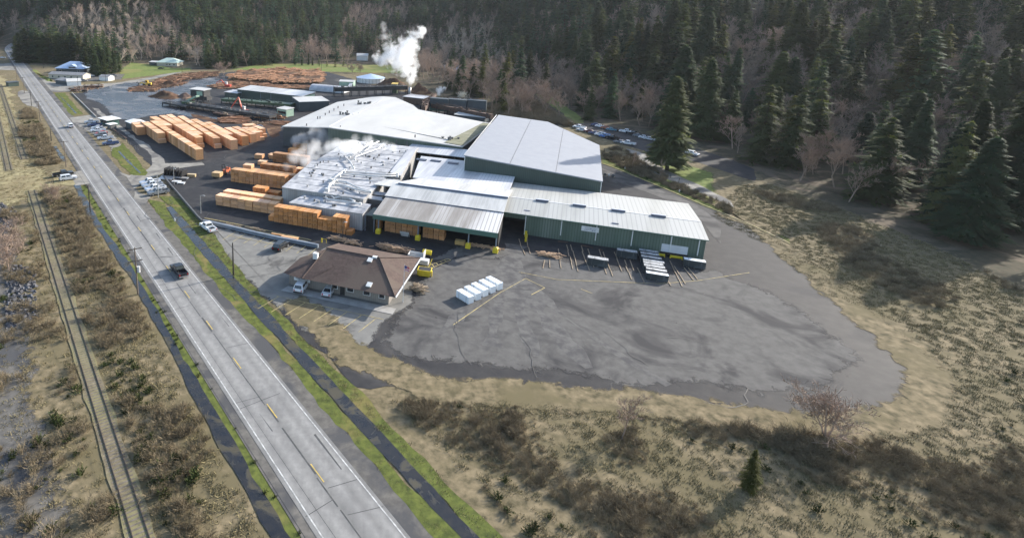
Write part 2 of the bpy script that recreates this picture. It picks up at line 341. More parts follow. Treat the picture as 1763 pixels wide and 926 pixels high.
M['needles_lit'] = foliage('sunlit_needles', (.1,.115,.045), (.06,.075,.033))  # paler, yellower copy of the fir needles: sunlight put into the colour
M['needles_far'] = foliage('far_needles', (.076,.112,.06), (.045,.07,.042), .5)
M['trunk'] = mat('tree_bark', (.09,.068,.05), (.05,.04,.03), .8, .95, spec=.1)
M['bare'] = mat('bare_twigs', (.42,.315,.245), (.28,.21,.165), .35, .95, spec=.1, rnd=.25)
M['bare_dark'] = mat('dark_bare_twigs', (.33,.245,.19), (.21,.155,.12), .35, .95, spec=.1, rnd=.25)  # darker copy of the bare twigs: a thicket's shade put into the colour
M['bare_pale'] = mat('pale_bare_twigs', (.52,.42,.335), (.37,.3,.24), .35, .95, spec=.1, rnd=.2)
M['blossom'] = mat('white_blossom', (.6,.58,.5), (.4,.38,.33), .8, .9)
M['flag'] = mat('flag_cloth', (.5,.05,.06), (.6,.6,.62), 9, .8, stops=(.48,.52), stretch=(.1,.1,1))
M['flag_blue'] = mat('flag_blue', (.03,.05,.2), None, 2, .8)
M['ink'] = mat('sign_ink', (.16,.17,.25), None, 2, .6)
# ------------------------------------------------------------------ sky and sun
SUN_AZ, SUN_EL = R(58), R(22.5)      # azimuth clockwise from the view direction (+Y)
w = bpy.data.worlds.new('World'); SC.world = w; w.use_nodes = True
nt = w.node_tree; bg = nt.nodes['Background']
sk = nt.nodes.new('ShaderNodeTexSky'); sk.sky_type = 'NISHITA'; sk.sun_disc = False
sk.sun_elevation = SUN_EL; sk.sun_rotation = SUN_AZ; sk.air_density = 1.0; sk.dust_density = 1.5; sk.ozone_density = 1.0
nt.links.new(sk.outputs[0], bg.inputs[0]); bg.inputs[1].default_value = .15
sd = bpy.data.lights.new('sun', 'SUN'); sd.energy = 4.6; sd.angle = R(.55); sd.color = (1, .94, .85)
so = bpy.data.objects.new('sun', sd); COL.objects.link(so)
sdir = Vector((math.sin(SUN_AZ)*math.cos(SUN_EL), math.cos(SUN_AZ)*math.cos(SUN_EL), math.sin(SUN_EL)))
so.rotation_euler = sdir.to_track_quat('Z', 'Y').to_euler(); so.location = (0, 0, 120)
SC.view_settings.view_transform = 'Standard'; SC.view_settings.look = 'None'
SC.view_settings.gamma = 1; SC.view_settings.use_curve_mapping = False
SC.view_settings.exposure = 1.15
SC.cycles.volume_bounces = 10; SC.cycles.max_bounces = 12; SC.cycles.transparent_max_bounces = 12
# ------------------------------------------------------------------ ground and hills
def interp_table(pix):
    t = []
    for x, y in pix:
        p = G(x, y); t.append((math.atan2(p.x, p.y), math.hypot(p.x, p.y)))
    t.sort(); return t
def lookup(t, a):
    if a <= t[0][0]: return t[0][1]
    for (a0, r0), (a1, r1) in zip(t, t[1:]):
        if a <= a1: return r0 + (r1 - r0) * (a - a0) / max(1e-9, a1 - a0)
    return t[-1][1]
TOE = interp_table([(-400,96),(-150,84),(0,70),(40,84),(100,98),(200,104),(330,106),(480,100),(600,97),(680,99),(760,108),(860,130),(960,160),(1060,195),(1160,222),(1300,255),(1500,300),(1763,360),(2300,450)])
EDGE = interp_table([(-400,108),(-150,98),(-30,84),(16,74),(26,97),(34,106),(60,109),(150,113),(205,117),(240,106),(330,110),(345,119),(400,119),(480,111),(560,108),(600,111),(690,113),(705,128),(740,150),(790,172),(820,188),(850,201),(900,207),(950,208),(1000,209),(1060,214),(1110,226),(1160,238),(1200,243),(1290,285),(1400,330),(1560,390),(1763,480),(2300,600)])
SMOOTH = {}
def tz(X, Y):
    a = math.atan2(X, Y); r = math.hypot(X, Y)
    if abs(a) > 1.5: return 0.0
    r0 = lookup(TOE, a)
    # soften the toe line sideways
    r0 = (r0 + lookup(TOE, a - .05) + lookup(TOE, a + .05)) / 3
    d = r - r0
    if d <= 0: return 0.0
    z = .27 * d * d / (d + 70)
    z += 9 * noise.noise(Vector((X*.006, Y*.006, 2))) * min(1, d/120)
    return max(0, min(z, 185)) * max(0, min(1, (1.5 - abs(a)) / .25))
mb = MB(); NA = 300; rings = [0, 20, 40] + [60 + 12*i for i in range(45)] + [612 + 22*i for i in range(26)] + [1200 + 90*i for i in range(12)]
angs = [-math.pi + 2*math.pi*i/NA for i in range(NA)]
vs = []
for r in rings:
    for a in angs: X, Y = r*math.sin(a), r*math.cos(a); vs.append((X, Y, tz(X, Y)))
fs = []; ms = []
for i in range(len(rings)-1):
    for k in range(NA):
        k2 = (k+1) % NA
        fs.append((i*NA+k, i*NA+k2, (i+1)*NA+k2, (i+1)*NA+k) if i else (i*NA+k2+NA*0, (i+1)*NA+k2, (i+1)*NA+k))
        ms.append(0)
mb.v = vs; mb.f = [list(f) for f in fs]; mb.m = ms; mb.sm = True
gr = struct('ground', mb, M['valley_ground'])
lit = []
for r in rings:
    for a in angs: lit.append(max(0, min(1, (r - lookup(EDGE, a) + 16) / 24)) if abs(a) < 1.5 else 0.0)
gr.data.attributes.new('litter', 'FLOAT', 'POINT').data.foreach_set('value', lit)

Z = .011
def px(pts): return [G(x, y) for x, y in pts]
# dry grass on the railway side
sheet('dry_meadow', [RS(470,-60), RS(470,14), RS(400,15), RS(330,13), RS(262,10), RS(240,4), RS(180,17), RS(176,14), RS(168,2), RS(162,-20), RS(150,-60)], M['drygrass'], Z, 2.5, 5)
sheet('grass_shoulder', [RS(176,20.6), RS(120,20.6), RS(60,20.6), RS(-60,20.6), RS(-60,22.6), RS(60,22.6), RS(176,22.6)], M['grass'], Z, .5, 3)
sheet('river_bank', [RS(165,-5), RS(150,1), RS(120,2.5), RS(90,2), RS(-60,2), RS(-60,-70), RS(160,-70)], M['shoulder'], Z, 2, 5)
sheet('river', [RS(158,-8), RS(140,-3.5), RS(122,-1), RS(105,-2.5), RS(80,-4), RS(-60,-7), RS(-60,-70), RS(150,-70)], M['ballast'] if 0 else M['wet_yard'], Z*2, 1.6, 4)
# ditches beside the road
sheet('ditch_water', [RS(178,19.3), RS(178,21), RS(150,20.3), RS(128,21), RS(110,21.6), RS(60,21.2), RS(-60,21.2), RS(-60,19.8), RS(60,19.6), RS(112,20.2), RS(130,19.6), RS(152,18.6)], M['water'], Z*2.5, .35, 2)
sheet('ditch_water', [RS(231,19.4), RS(231,20.6), RS(208,21.2), RS(207,19.8)], M['water'], Z*2.5, .25, 2)
# highway
S_END = 640
def road_strip(name, o0, o1, s0, s1, m, z, far=True, step=20):
    """strip along the highway, with its far bend round the wooded corner"""
    c = MB(); row = []
    s = s0
    while True:
        bend = max(0, s - 690); dx = bend*bend*.0012
        zz = max(0, s - 600); hz = min(zz*zz*.00006, 8)
        row.append((RS(s, o0 + dx, z + hz), RS(s, o1 + dx, z + hz)))
        if s >= s1: break
        s = min(s + step, s1)
    for a, b in zip(row, row[1:]): c.add([a[0], a[1], b[1], b[0]], [(0,1,2,3)])
    return struct(name, c, m)
FAR = 900
road_strip('gravel_shoulder', 30.9, 34.0, -80, 640, M['shoulder'], .052)
road_strip('gravel_shoulder', 22.2, 24.2, -80, 640, M['shoulder'], .052)
road_strip('highway', 23.5, 31.6, -80, FAR, M['road'], .075)
road_strip('edge_line', 23.95, 24.1, -80, FAR, M['white_paint'], .088)
road_strip('edge_line', 31.05, 31.2, -80, FAR, M['white_paint'], .088)
# wheel tracks and the dark seam down the middle
for o_, w_ in ((27.25,.22),):
    c = MB(); s = -80
    while s < 420:
        L = random.uniform(3, 9); a = o_ + random.uniform(-.09,.09); ww = w_ * random.uniform(.5, 1.2)
        c.poly([RS(s,a,.081), RS(s,a+ww,.081), RS(s+L,a+ww+random.uniform(-.05,.05),.081), RS(s+L,a,.081)]); s += L * random.uniform(1, 1.2)
    for _ in range(26):     # cross cracks
        s = random.uniform(20, 330); o0 = random.choice((23.7, 27.6)); ln = random.uniform(1.5, 7.4); sk_ = random.uniform(-1.2,1.2)
        o1 = min(o0 + ln, 31.4)
        c.poly([RS(s,o0,.081), RS(s+sk_,o1,.081), RS(s+sk_+.1,o1,.081), RS(s+.1,o0,.081)])
    for _ in range(14):     # patches along the wheel paths
        s = random.uniform(30, 260); o0 = random.choice((25.0, 26.0, 29.0, 30.2)); L = random.uniform(2, 8)
        c.poly([RS(s,o0,.081), RS(s,o0+.14,.081), RS(s+L,o0+.14+random.uniform(-.2,.2),.081), RS(s+L,o0,.081)])
    struct('road_cracks', c, M['crack'])
c = MB()
s = -75
while s < 640:
    c.poly([RS(s,27.55,.09), RS(s,27.68,.09), RS(s+3.1,27.68,.09), RS(s+3.1,27.55,.09)]); s += 12.2
struct('centre_line', c, M['yellow_paint'])
# pull-outs and side roads
sheet('gravel_pullout', px([(29,160),(38,156),(58,160),(80,186),(74,190),(58,184),(45,182),(36,172)]), M['lane_dust'], Z*2, .6, 3)
sheet('side_road', px([(-30,112),(34,108),(40,122),(-30,120)]), M['lane_dust'], Z*2, .8, 5)
sheet('side_road', px([(56,130),(88,141),(124,148),(200,143),(262,133),(300,124),(330,118),(330,120),(300,128),(250,140),(200,150),(140,157),(100,159),(84,158),(70,146)]), M['lane_dust'], Z*2, .5, 5)
sheet('farm_track', px([(90,296),(128,296),(150,300),(155,312),(128,320),(90,318)]), M['drygrass'], Z*2, .7, 3)
sheet('drive_apron', px([(120,298),(150,292),(158,316),(130,320)]), M['lane_dust'], Z*2.4, .5, 2)
# the mill yard
YARD = [RS(364,43.4), RS(300,42.9), RS(278,42.8), RS(235,45), RS(208,44), RS(173,43.7), RS(133,42.2), RS(128,42), RS(112,40.5), RS(96,39.6), RS(72,39.6), RS(60,40.2), UV(-12,72), UV(-5,75), UV(15,80), UV(35,84), UV(48,92), UV(54,104)] + px([(1300,390.5),(1200,349),(1120,316),(1035,281),(1000,262),(960,215),(900,196),(860,206),(780,185),(700,160),(640,146),(562,124),(400,124),(330,131),(262,141),(215,141),(140,160)])
sheet('mill_yard', YARD, M['yard'], Z*1.2, .9, 2)
sheet('wet_log_yard', px([(142,158),(215,143),(262,143),(330,133),(398,127),(420,128),(345,160),(300,178),(330,196),(390,206),(470,206),(487,225),(430,216),(380,212),(300,196),(258,200),(225,208),(200,205),(176,182),(150,170)]), M['wet_yard'], Z*2, 1.5, 6)
sheet('log_yard_mud', px([(330,196),(400,210),(470,208),(486,225),(470,238),(450,215),(380,213),(330,203)]), M['bark'], Z*2.4, 1.5, 4)
sheet('entrance_lane', px([(205,296),(222,302),(250,296),(262,284),(262,268),(240,250),(205,222),(172,200),(160,186),(168,188),(186,202),(222,228),(262,256),(282,274),(284,282),(330,281),(348,279),(352,284),(300,292),(268,303),(248,312),(238,320),(232,325)]), M['lane_dust'], Z*2, .8, 3)
sheet('entrance_lane', px([(233,330),(262,337),(252,350),(238,352),(228,344)]), M['lane_dust'], Z*2, .5, 3)
sheet('gravel_lot', px([(118,203),(163,197),(172,207),(204,240),(214,256),(194,262),(178,240),(150,226),(125,212)]), M['lane_dust'], Z*2, .6, 3)
sheet('car_park', px([(361,393),(372,391),(548,432),(560,425),(700,470),(712,478),(712,520)]) + [UV(-26,84),UV(-26,75),RS(76,40.6),RS(88,40.2)] + px([(444,508),(437,489),(403,464),(376,434),(362,410)]), M['lot'], Z*2, .7, 3)
sheet('loading_apron', px([(725,470),(760,452),(790,437),(850,440),(905,432),(965,448),(1060,462),(1170,470),(1230,462)]) + [UV(44,118),UV(46,104),UV(40,95),UV(30,88),UV(10,84),UV(-8,79),UV(-20,76),UV(-24,80),UV(-24,88)], M['pale_asphalt'], Z*2, 1.6, 3)
sheet('yard_patch', px([(800,420),(856,428),(890,436),(850,446),(800,440),(770,450),(742,447)]), M['pale_asphalt'], Z*2.3, .6, 3)
sheet('back_lane', px([(1036,312),(1075,318),(1110,330),(1150,345),(1183,353),(1200,372),(1240,420),(1240,384),(1196,352),(1130,325),(1036,290)]), M['pale_asphalt'], Z*2.2, .5, 4)
# verges with their ditch along the right of the highway
def verge(name, pts, m, z, amp=.75): return sheet(name, [RS(*p) for p in pts], m, z, amp, 2)
verge('verge_grass', [(155,34.3),(137,33.8),(95,33.5),(40,33.6),(-80,33.6),(-80,36.2),(40,36.0),(94,35.8),(136,36.3),(150,37.8)], M['grass'], Z*2)
verge('ditch_water', [(146,37.4),(136,36.2),(94,35.6),(40,35.8),(-80,36),(-80,37.8),(40,37.6),(92,37.6),(135,38.6),(146,38.4)], M['water'], Z*2.6, .3)
verge('verge_grass', [(156,38),(135,38.2),(92,37.2),(40,37.4),(-80,37.4),(-80,39.6),(40,39.6),(92,39.5),(112,40.6),(132,42.2),(150,42.4),(154,41)], M['grass'], Z*2)
verge('verge_grass', [(219,38.2),(207,35.6),(180,36.4),(178,39),(181,40.6),(196,41.3),(214,42.2),(226,42.8),(219,39.6)], M['grass'], Z*2)
verge('ditch_water', [(213,38.4),(200,38.2),(181,38.6),(181,39),(200,38.9),(213,38.8)], M['water'], Z*2.6, .2)
verge('verge_grass', [(370,34.4),(330,34.1),(293,33.4),(293,38.6),(330,39),(368,40)], M['grass'], Z*2)
verge('ditch_water', [(366,35.6),(330,35.9),(296,35.6),(296,36.6),(330,36.5),(366,36)], M['water'], Z*2.6, .2)
sheet('field', px([(395,121),(440,112),(480,110),(600,111),(690,113),(698,127),(560,124),(470,120)]), M['field'], Z*2, 1.5, 8)
sheet('lawn', px([(205,122),(225,108),(262,112),(300,118),(330,118),(330,122),(250,132),(206,137)]), M['field'], Z*2.2, 1, 5)
sheet('lawn', px([(66,128),(90,136),(90,141),(80,140),(58,120)]), M['field'], Z*2.2, .8, 4)
sheet('forecourt', px([(84,126),(150,128),(215,128),(210,137),(150,141),(96,141),(84,134)]), M['shoulder'], Z*2.4, .8, 4)
sheet('woodland_path', px([(921,163),(945,163),(975,185),(1003,205),(1007,214),(985,213),(968,196),(945,180)]), M['field'], Z*2, 1, 4)
sheet('tree_lawn', px([(1117,266),(1140,267),(1185,284),(1230,300),(1230,352),(1200,338),(1150,312),(1130,290)]), M['field'], Z*2, .8, 3)
sheet('staff_car_park', px([(985,213),(1025,212),(1120,234),(1200,256),(1260,276),(1300,292),(1300,312),(1280,306),(1200,280),(1150,268),(1112,262),(1080,252),(1010,228)]), M['yard'], Z*2, .6, 4)
sheet('foot_path', px([(1078,256),(1110,264),(1120,278),(1165,302),(1200,318),(1260,347),(1262,357),(1190,326),(1140,306),(1098,280)]), M['lane_dust'], Z*2.2, .5, 3)
sheet('kerb_grass', px([(1036,282),(1090,302),(1130,320),(1200,350),(1300,392),(1360,421),(1360,412),(1300,384),(1200,343),(1120,308),(1036,272)]), M['grass'], Z*2.5, .5, 3)
# kerb along the back lane
c = MB(); kp = [G(*p) for p in ((1034,281),(1070,294),(1110,311),(1160,332),(1200,349),(1300,391),(1360,420))]
for a, b in zip(kp, kp[1:]):
    m_ = (a+b)/2; c.obox((m_.x, m_.y, .09), (b-a).length, .28, .18, math.atan2((b-a).y, (b-a).x))
o = c.build('kerb', M['faded_yellow']); tag(o, None, None, None, 'structure')

# painted lines of the yard
def line(c, a, b, wd, z=.105):
    a = Vector((a.x, a.y, z)); b = Vector((b.x, b.y, z)); d = (b-a).normalized(); n = Vector((-d.y, d.x, 0)) * wd/2
    c.poly([a+n, b+n, b-n, a-n])
c = MB()
for k in range(9):
    u = -69.9 + 2.64*k; line(c, UV(u,109.4), UV(u-.1,104.4), .13)
line(c, UV(-70.5,107.1), UV(-57,106.7), .12)
for k in range(8):
    u = -46.8 + 2.7*k; line(c, UV(u+.7,85.9), UV(u-.6,80.6), .13)
line(c, UV(-46.5,86.0), UV(-26,86.0), .12)
line(c, G(725,470), G(776,448), .14); line(c, G(722,463), G(771,446), .14)
for k in range(8):
    f = k/7; line(c, G(722,463).lerp(G(771,446), f), G(725,470).lerp(G(776,448), f), .14)
for a, b in (((905,480),(860,505)),((905,480),(938,496)),((938,496),(915,508)),((860,505),(780,560)),((893,469),(960,482)),((960,482),(1136,489)),((1136,489),(1200,484)),((1000,498),(1020,506)),((1200,484),(1290,470))):
    line(c, G(*a), G(*b), .15)
struct('parking_lines', c, M['faded_yellow'])
c = MB()          # broad dirty wheel swaths swinging out of the loading bay
for j, (bend, w0) in enumerate(((16,2.6),(9,1.8),(2,2.2),(-8,1.9),(24,1.4))):
    pts = []
    for k in range(22):
        t = k/21; pts.append(UV(-9.5 + j*.5 + bend*t*t + 1.2*math.sin(t*3+j), 129 - 44*t))
    for k, (a, b) in enumerate(zip(pts, pts[1:])):
        wa, wb = [max(.2, w0*(.6+.9*noise.noise(Vector((k_*.45, j*3.1, 1))))) for k_ in (k, k+1)]; d = (b-a).normalized(); n = Vector((-d.y, d.x, 0)); zz_ = .06+.0011*j
        c.poly([a+n*wa+Vector((0,0,zz_)), b+n*wb+Vector((0,0,zz_)), b-n*wb*.8+Vector((0,0,zz_)), a-n*wa*.8+Vector((0,0,zz_))])
struct('dirty_wheel_swaths', c, mat('dirty_asphalt', (.075,.073,.074), (.13,.126,.12), .5, .9, spec=.12, stops=(.4,.6), detail=10))

c = MB(); rc = random.Random(77)          # sealed cracks wandering over the paving
for _ in range(70):
    u, v = rc.choice(((rc.uniform(-15,36), rc.uniform(90,126)), (rc.uniform(-75,-46), rc.uniform(84,108)), (rc.uniform(-115,-70), rc.uniform(100,170)))); a = rc.uniform(0,6.28); p = UV(u,v); zz_ = .118 + rc.random()*.006
    for k in range(rc.randint(3,9)):
        a += rc.gauss(0,.45); q = p + Vector((math.cos(a), math.sin(a), 0))*rc.uniform(.8,2.2); line(c, p, q, rc.uniform(.05,.13), zz_); p = q
struct('paving_cracks', c, M['crack'])

eb = [RS(86,44.2), RS(66,44.6), UV(-12,72), UV(-5,75), UV(15,80), UV(35,84), UV(48,92), UV(54,104), G(1300,390.5), G(1240,366)]     # soil and litter creeping over the yard's edge
ins = []; outs = []
for i, p in enumerate(eb):
    d = (eb[min(i+1,len(eb)-1)] - eb[max(i-1,0)]).normalized(); n = Vector((-d.y, d.x, 0)); ins.append(p + n*2.2); outs.append(p - n*4)
sheet('yard_edge_soil', outs + ins[::-1], M['ground'], Z*2.6, .9, 2)

# ------------------------------------------------------------------ railway
def track(o0, s0, s1, label):
    t = thing('railway_track', label, 'railway track', RS((s0+s1)/2, o0+.72), RA + math.pi/2, None)
    L = (s1-s0)/2
    b = MB(); q = [(-L+i*2.0, -1.35+.35*noise.noise(Vector((i*.5,o0,1)))) for i in range(int(L)+1)] + [(L-i*2.0, 1.35+.35*noise.noise(Vector((i*.5,o0,5)))) for i in range(int(L)+1)]; b.prism(q, .012, .09); b.build('ballast_bed', M['ballast'], t)
    b = MB(); x = -L
    while x < L: b.box(x-.1, x+.1, -1.15, 1.15, .03, .105); x += .62
    b.build('sleepers', M['tie'], t)
    for sgn in (-1, 1):
        b = MB(); b.box(-L, L, sgn*.72-.04, sgn*.72+.04, .1, .2); b.build('rail', M['steel'], t)
track(7.8, -60, 178, 'weedy rusty railway track running between brush and the river bank')
track(3.5, 203, 420, 'outer disused railway track crossing the dry grass meadow')
track(8.6, 216, 420, 'siding track nearest the highway in the dry grass meadow')
# ------------------------------------------------------------------ the mill's buildings
def bth(name, label, cat, u, v, group=None): return thing(name, label, cat, UV(u, v), AU, group)
def slab(b, pts, th=.25, mi=0):
    """a sloping roof sheet with thickness: pts (x,y,z) counter-clockwise"""
    lo = [(p[0], p[1], p[2]-th) for p in pts]; n = len(pts)
    b.add(list(pts) + lo, [list(range(n)), list(range(n, 2*n))[::-1]] + [(i, n+i, n+(i+1) % n, (i+1) % n)[::-1] for i in range(n)], mi)
def merge_mb(a, b):
    r = MB(); r.add(a.v, a.f, 0); r.add(b.v, b.f, 1); return r
# --- long green warehouse
t = bth('warehouse', 'long green corrugated warehouse with pale ribbed roof along the loading yard', 'warehouse', -12.3, 136.2)
WL, WD = 42.4, 25.6
b = MB(); b.box(5.2, WL, 0, .3, 0, 5.0); b.build('front_wall', M['green_wall'], t)
b = MB(); b.box(WL-.3, WL, .3, WD, 0, 5.0); b.poly([(WL-.1,0,5.0),(WL-.1,WD,5.0),(WL-.1,9.2,5.75)]); b.build('end_wall', M['side_green'], t)
b = MB(); b.box(0, WL-.3, WD-.3, WD, 0, 4.9); b.build('back_wall', M['dark_green'], t)
b = MB(); b.box(.02, 5.2, .02, .32, 3.75, 5.0); b.build('bay_header', M['green_wall'], t)
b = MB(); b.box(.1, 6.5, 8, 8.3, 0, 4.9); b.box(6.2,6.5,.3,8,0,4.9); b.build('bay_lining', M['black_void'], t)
b = MB()
slab(b, [(-.15,-.45,5.12),(WL+.4,-.45,5.12),(WL+.4,9.2,5.95),(-.15,9.2,5.95)], .16)
slab(b, [(-.15,9.2,5.95),(WL+.4,9.2,5.95),(WL+.4,WD+.3,5.05),(-.15,WD+.3,5.05)], .16)
rf = b.build('roof', M['rib_roof'], t)
b = MB(); b.box(-.15, WL+.4, 9.05, 9.35, 5.955, 6.0); b.build('ridge_cap', M['white_trim'], rf)
for x in (933.5, 997.5, 1064.6, 1133.7):
    u, v = uv(x, 345.3 + (x-933.5)*.1245, 6.2); u += 12.3
    o = MB(); o.box(u-1.5, u+1.5, 8.65, 9.75, 5.93, 6.3); vv = o.build('ridge_vent', M['skylight'], rf)
    o = MB(); o.box(u-1.5, u+1.5, 8.95, 9.45, 6.3, 6.38); o.build('vent_cap', M['skylight_top'], vv)
for u, v in ((5.3, 2.1), (24.6, 1.6)):
    o = MB(); o.box(u-.7, u+.7, v-.25, v+.25, 5.2, 5.42); o.build('roof_hatch', M['skylight'], rf)
for u in (5.3, 13.3, 20.8, 28.2, 35.9, 41.2):
    o = MB(); o.box(u-.09, u+.09, -.2, -.02, 0 if u < 7 else 1.2, 4.95); o.build('downpipe', M['white_trim'], t)
o = MB(); o.box(-.15, WL+.4, -.6, -.46, 4.93, 5.1); o.build('gutter', M['trim_green'], t)
o = MB(); o.box(34.2, 39.3, -.06, -.005, .95, 2.75); d_ = o.build('roller_door', M['door_white'], t)
o = MB(); o.box(34.0, 39.5, -.05, -.004, 0, .93); o.build('dock_opening', M['black_void'], t)  # flat panel on the wall, the opening's shade painted as its colour
o = MB(); o.box(17.6, 21.3, -.12, -.01, 3.1, 4.25); sgb = o; sg = o.build('sign', M['white_wall'], t)
# the sign's two lines of weathered lettering are too worn to read: dark strokes where they stand
o = MB(); random.seed(5)
for row, (x0, x1, z0) in enumerate(((18.35, 20.7, 3.72), (18.2, 20.9, 3.3))):
    x = x0
    while x < x1:
        wd = random.uniform(.1,.2)
        o.box(x, x+wd*.45, -.135, -.125, z0, z0+.3)
        if random.random() < .7: o.box(x, x+wd, -.136, -.126, z0 + random.choice((0,.13,.24)), z0+.3*.22 + random.choice((0,.13,.23)))
        x += wd + .08
sg.data = merge_mb(sgb, o).mesh('sign', [M['white_wall'], M['ink']])
for u in (33.2, 36.6):
    p = MB(); p.box(-1.2,1.2,-.25,.25,.25,.62); p.box(-1.25,-1.05,-.3,.3,0,.25); p.box(1.05,1.25,-.3,.3,0,.25)
    q = p.build('dock_bumper', M['yellow'], t); q.location = (u+.6, -.8, 0)
p = MB(); p.box(-.25,.25,-.25,.25,0,1.3); p.obox((.25,-1.7,.45),.4,3.2,.9,0); p.box(-.28,.28,-.28,.28,1.3,1.42)
o = p.build('bay_guard', M['yellow']); o.location = UV(-6.6, 134.9); o.rotation_euler = (0,0,AU); tag(o, 'yellow steel guard at the corner of the dark loading bay', 'guard rail')

# --- open lumber shed with the white roof
t = bth('open_shed', 'open-fronted lumber shed with stained ribbed roof and green fascia', 'shed', -40.0, 122.0)
SL = 28.3
b = MB(); slab(b, [(-.2,-.4,5.0),(SL,-.4,5.0),(SL,9.3,6.35),(-.2,9.3,6.35)], .18); rf = b.build('lower_roof', M['tan_roof'], t)
b = MB(); slab(b, [(-.5,9.3,6.55),(SL,9.3,6.55),(SL,17.6,7.5),(-.9,17.6,7.5)], .18); slab(b, [(-.9,17.6,7.5),(SL,17.6,7.5),(SL,28.2,6.4),(3.6,28.2,6.4)], .18); slab(b, [(-6.2,17.3,6.5),(-.9,17.3,6.5),(-.9,24.5,6.3),(-4.6,24.5,6.3)], .2)
r2 = b.build('upper_roof', M['bright_roof'], t)
b = MB(); b.box(.6, SL, 17.0, 17.25, 7.48, 7.75); b.box(.6, SL, 17.95, 18.2, 7.48, 7.75); b.build('ridge_vent', M['skylight'], r2)
b = MB(); b.box(.6, SL, 17.26, 17.94, 7.5, 7.82); b.build('vent_cap', M['skylight_top'], r2)
b = MB(); b.box(-.2, SL, -.62, -.42, 3.9, 4.98); b.build('fascia', M['trim_green'], t)
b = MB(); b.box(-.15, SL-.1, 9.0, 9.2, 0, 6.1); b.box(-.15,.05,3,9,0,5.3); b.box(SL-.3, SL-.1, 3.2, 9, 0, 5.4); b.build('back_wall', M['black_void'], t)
b = MB(); b.box(-.3, SL, 9.25, 9.4, 6.36, 6.54); b.build('clerestory', M['skylight'], t)
for u in (.9, 10.5, 22.0, 28.0):
    o = MB(); o.box(u-.13, u+.13, -.13+.6, .13+.6, 0, 4.4); pc = o.build('column', M['barrier'], t)
    o = MB(); o.prism([(u-.55,.05),(u+.55,.05),(u+.55,1.15),(u-.55,1.15)], 0, 1.0); o.frustum([(u-.55,.05,1.0),(u+.55,.05,1.0),(u+.55,1.15,1.0),(u-.55,1.15,1.0)], [(u-.3,.3,1.3),(u+.3,.3,1.3),(u+.3,.9,1.3),(u-.3,.9,1.3)]); o.build('column_guard', M['yellow'], pc)
# --- low roof between the kilns and the big dark building
u0, v0 = uv(689.6, 302.4, 6.3); u1, v1 = uv(716, 258, 6.3)
t = bth('link_building', 'low grey-roofed link building in the shade of the big dark hall', 'building', -40, 150.5)
b = MB(); slab(b, [(1.5,0,6.25),(27.6,0,6.25),(27.6,12.75,6.38),(13.2,12.75,6.38),(13.2,23.5,6.5),(-2.2,23.5,6.5)], .2); rf = b.build('roof', M['low_roof'], t)
b = MB(); b.prism([(1.7,.1),(27.4,.1),(27.4,12.6),(13.1,12.6),(13.1,23.3),(-1.8,23.3)], 0, 6.04); b.build('wall', M['dark_green'], t)
for x, y in ((725,275.5),(750,277.5),(780,281.5)):
    u, v = uv(x, y, 6.6); o = MB(); o.obox((u+40, v-150.5, 6.6), 3.2, .5, .3); o.obox((u+40, v-149.6, 6.6), 3.2, .4, .3); o.build('ridge_vent', M['skylight'], rf)
# --- big dark hall
t = bth('storage_hall', 'huge dark green metal hall with a plain pale grey roof', 'hall', -26.7, 163.4)
F = [(0,0),(36.6,0),(37.0,45.6),(19.2,73.2),(.6,71.4)]; ZT = [11.0,8.0,8.0,9.45,10.95]
b = MB()
for i in range(5):
    p, q = F[i], F[(i+1) % 5]
    b.poly([(p[0],p[1],0),(q[0],q[1],0),(q[0],q[1],ZT[(i+1) % 5]-.1),(p[0],p[1],ZT[i]-.1)], 0 if i == 0 else 1)
b.build('wall', [M['dark_green'], M['side_green']], t)
b = MB(); o_ = [(-.3,-.3),(36.9,-.3),(37.3,45.7),(19.3,73.6),(.4,71.7)]
slab(b, [(o_[i][0], o_[i][1], ZT[i]) for i in range(5)], .3); rf = b.build('roof', M['blue_roof'], t)
for xs in (12.6, 24.9):
    o = MB(); ze = 11 - 3*xs/36.8 + .02; y1 = 72.3 if xs < 19 else 64.4
    o.poly([(xs-.08,-.2,ze),(xs+.08,-.2,ze),(xs+.08+.3,y1,ze),(xs-.08+.3,y1,ze)]); o.build('roof_seam', M['machine_grey'], rf)
b = MB(); b.box(-.38,-.3,-.3,71.5,10.6,11.02); b.box(-.3,36.9,-.38,-.3,10.4-.1,10.4) if 0 else None; b.build('gable_trim', M['white_trim'], t)
b = MB(); b.box(-.12,.03,-.12,.03,0,10.6); b.build('corner_trim', M['white_trim'], t)
b = MB(); b.box(36.55,36.7,-.12,.03,0,7.7); b.build('corner_trim', M['white_trim'], t)
# --- sawmill with the white membrane roof
t = bth('sawmill', 'sprawling sawmill building under a broad white membrane roof', 'sawmill', -99.6, 190.7)
F = [(0,0),(18.3,0),(67.2,0),(70.4,37.0),(71.0,44.6),(37.0,57.5),(32.0,66.5),(19,82),(8,79),(-3.2,62)]
ZT = [7.6,9.0,7.0,7.0,7.0,8.0,8.2,8.8,9.0,7.6]
b = MB()
for i in range(len(F)):
    p, q = F[i], F[(i+1) % len(F)]
    b.poly([(p[0],p[1],0),(q[0],q[1],0),(q[0],q[1],ZT[(i+1) % len(F)]-.1),(p[0],p[1],ZT[i]-.1)], 0 if i < 1 else (1 if i == 1 else 0))
b.build('wall', [M['slate_wall'], M['green_wall']], t)
b = MB(); ridge = [(18.3,0,9.0),(12.5,80.5,9.0)]
slab(b, [(-.4,-.4,7.6),(18.3,-.4,9.0),(13.4,80.6,9.0),(8,79.2,8.6),(-3.6,62,7.6)], .35)
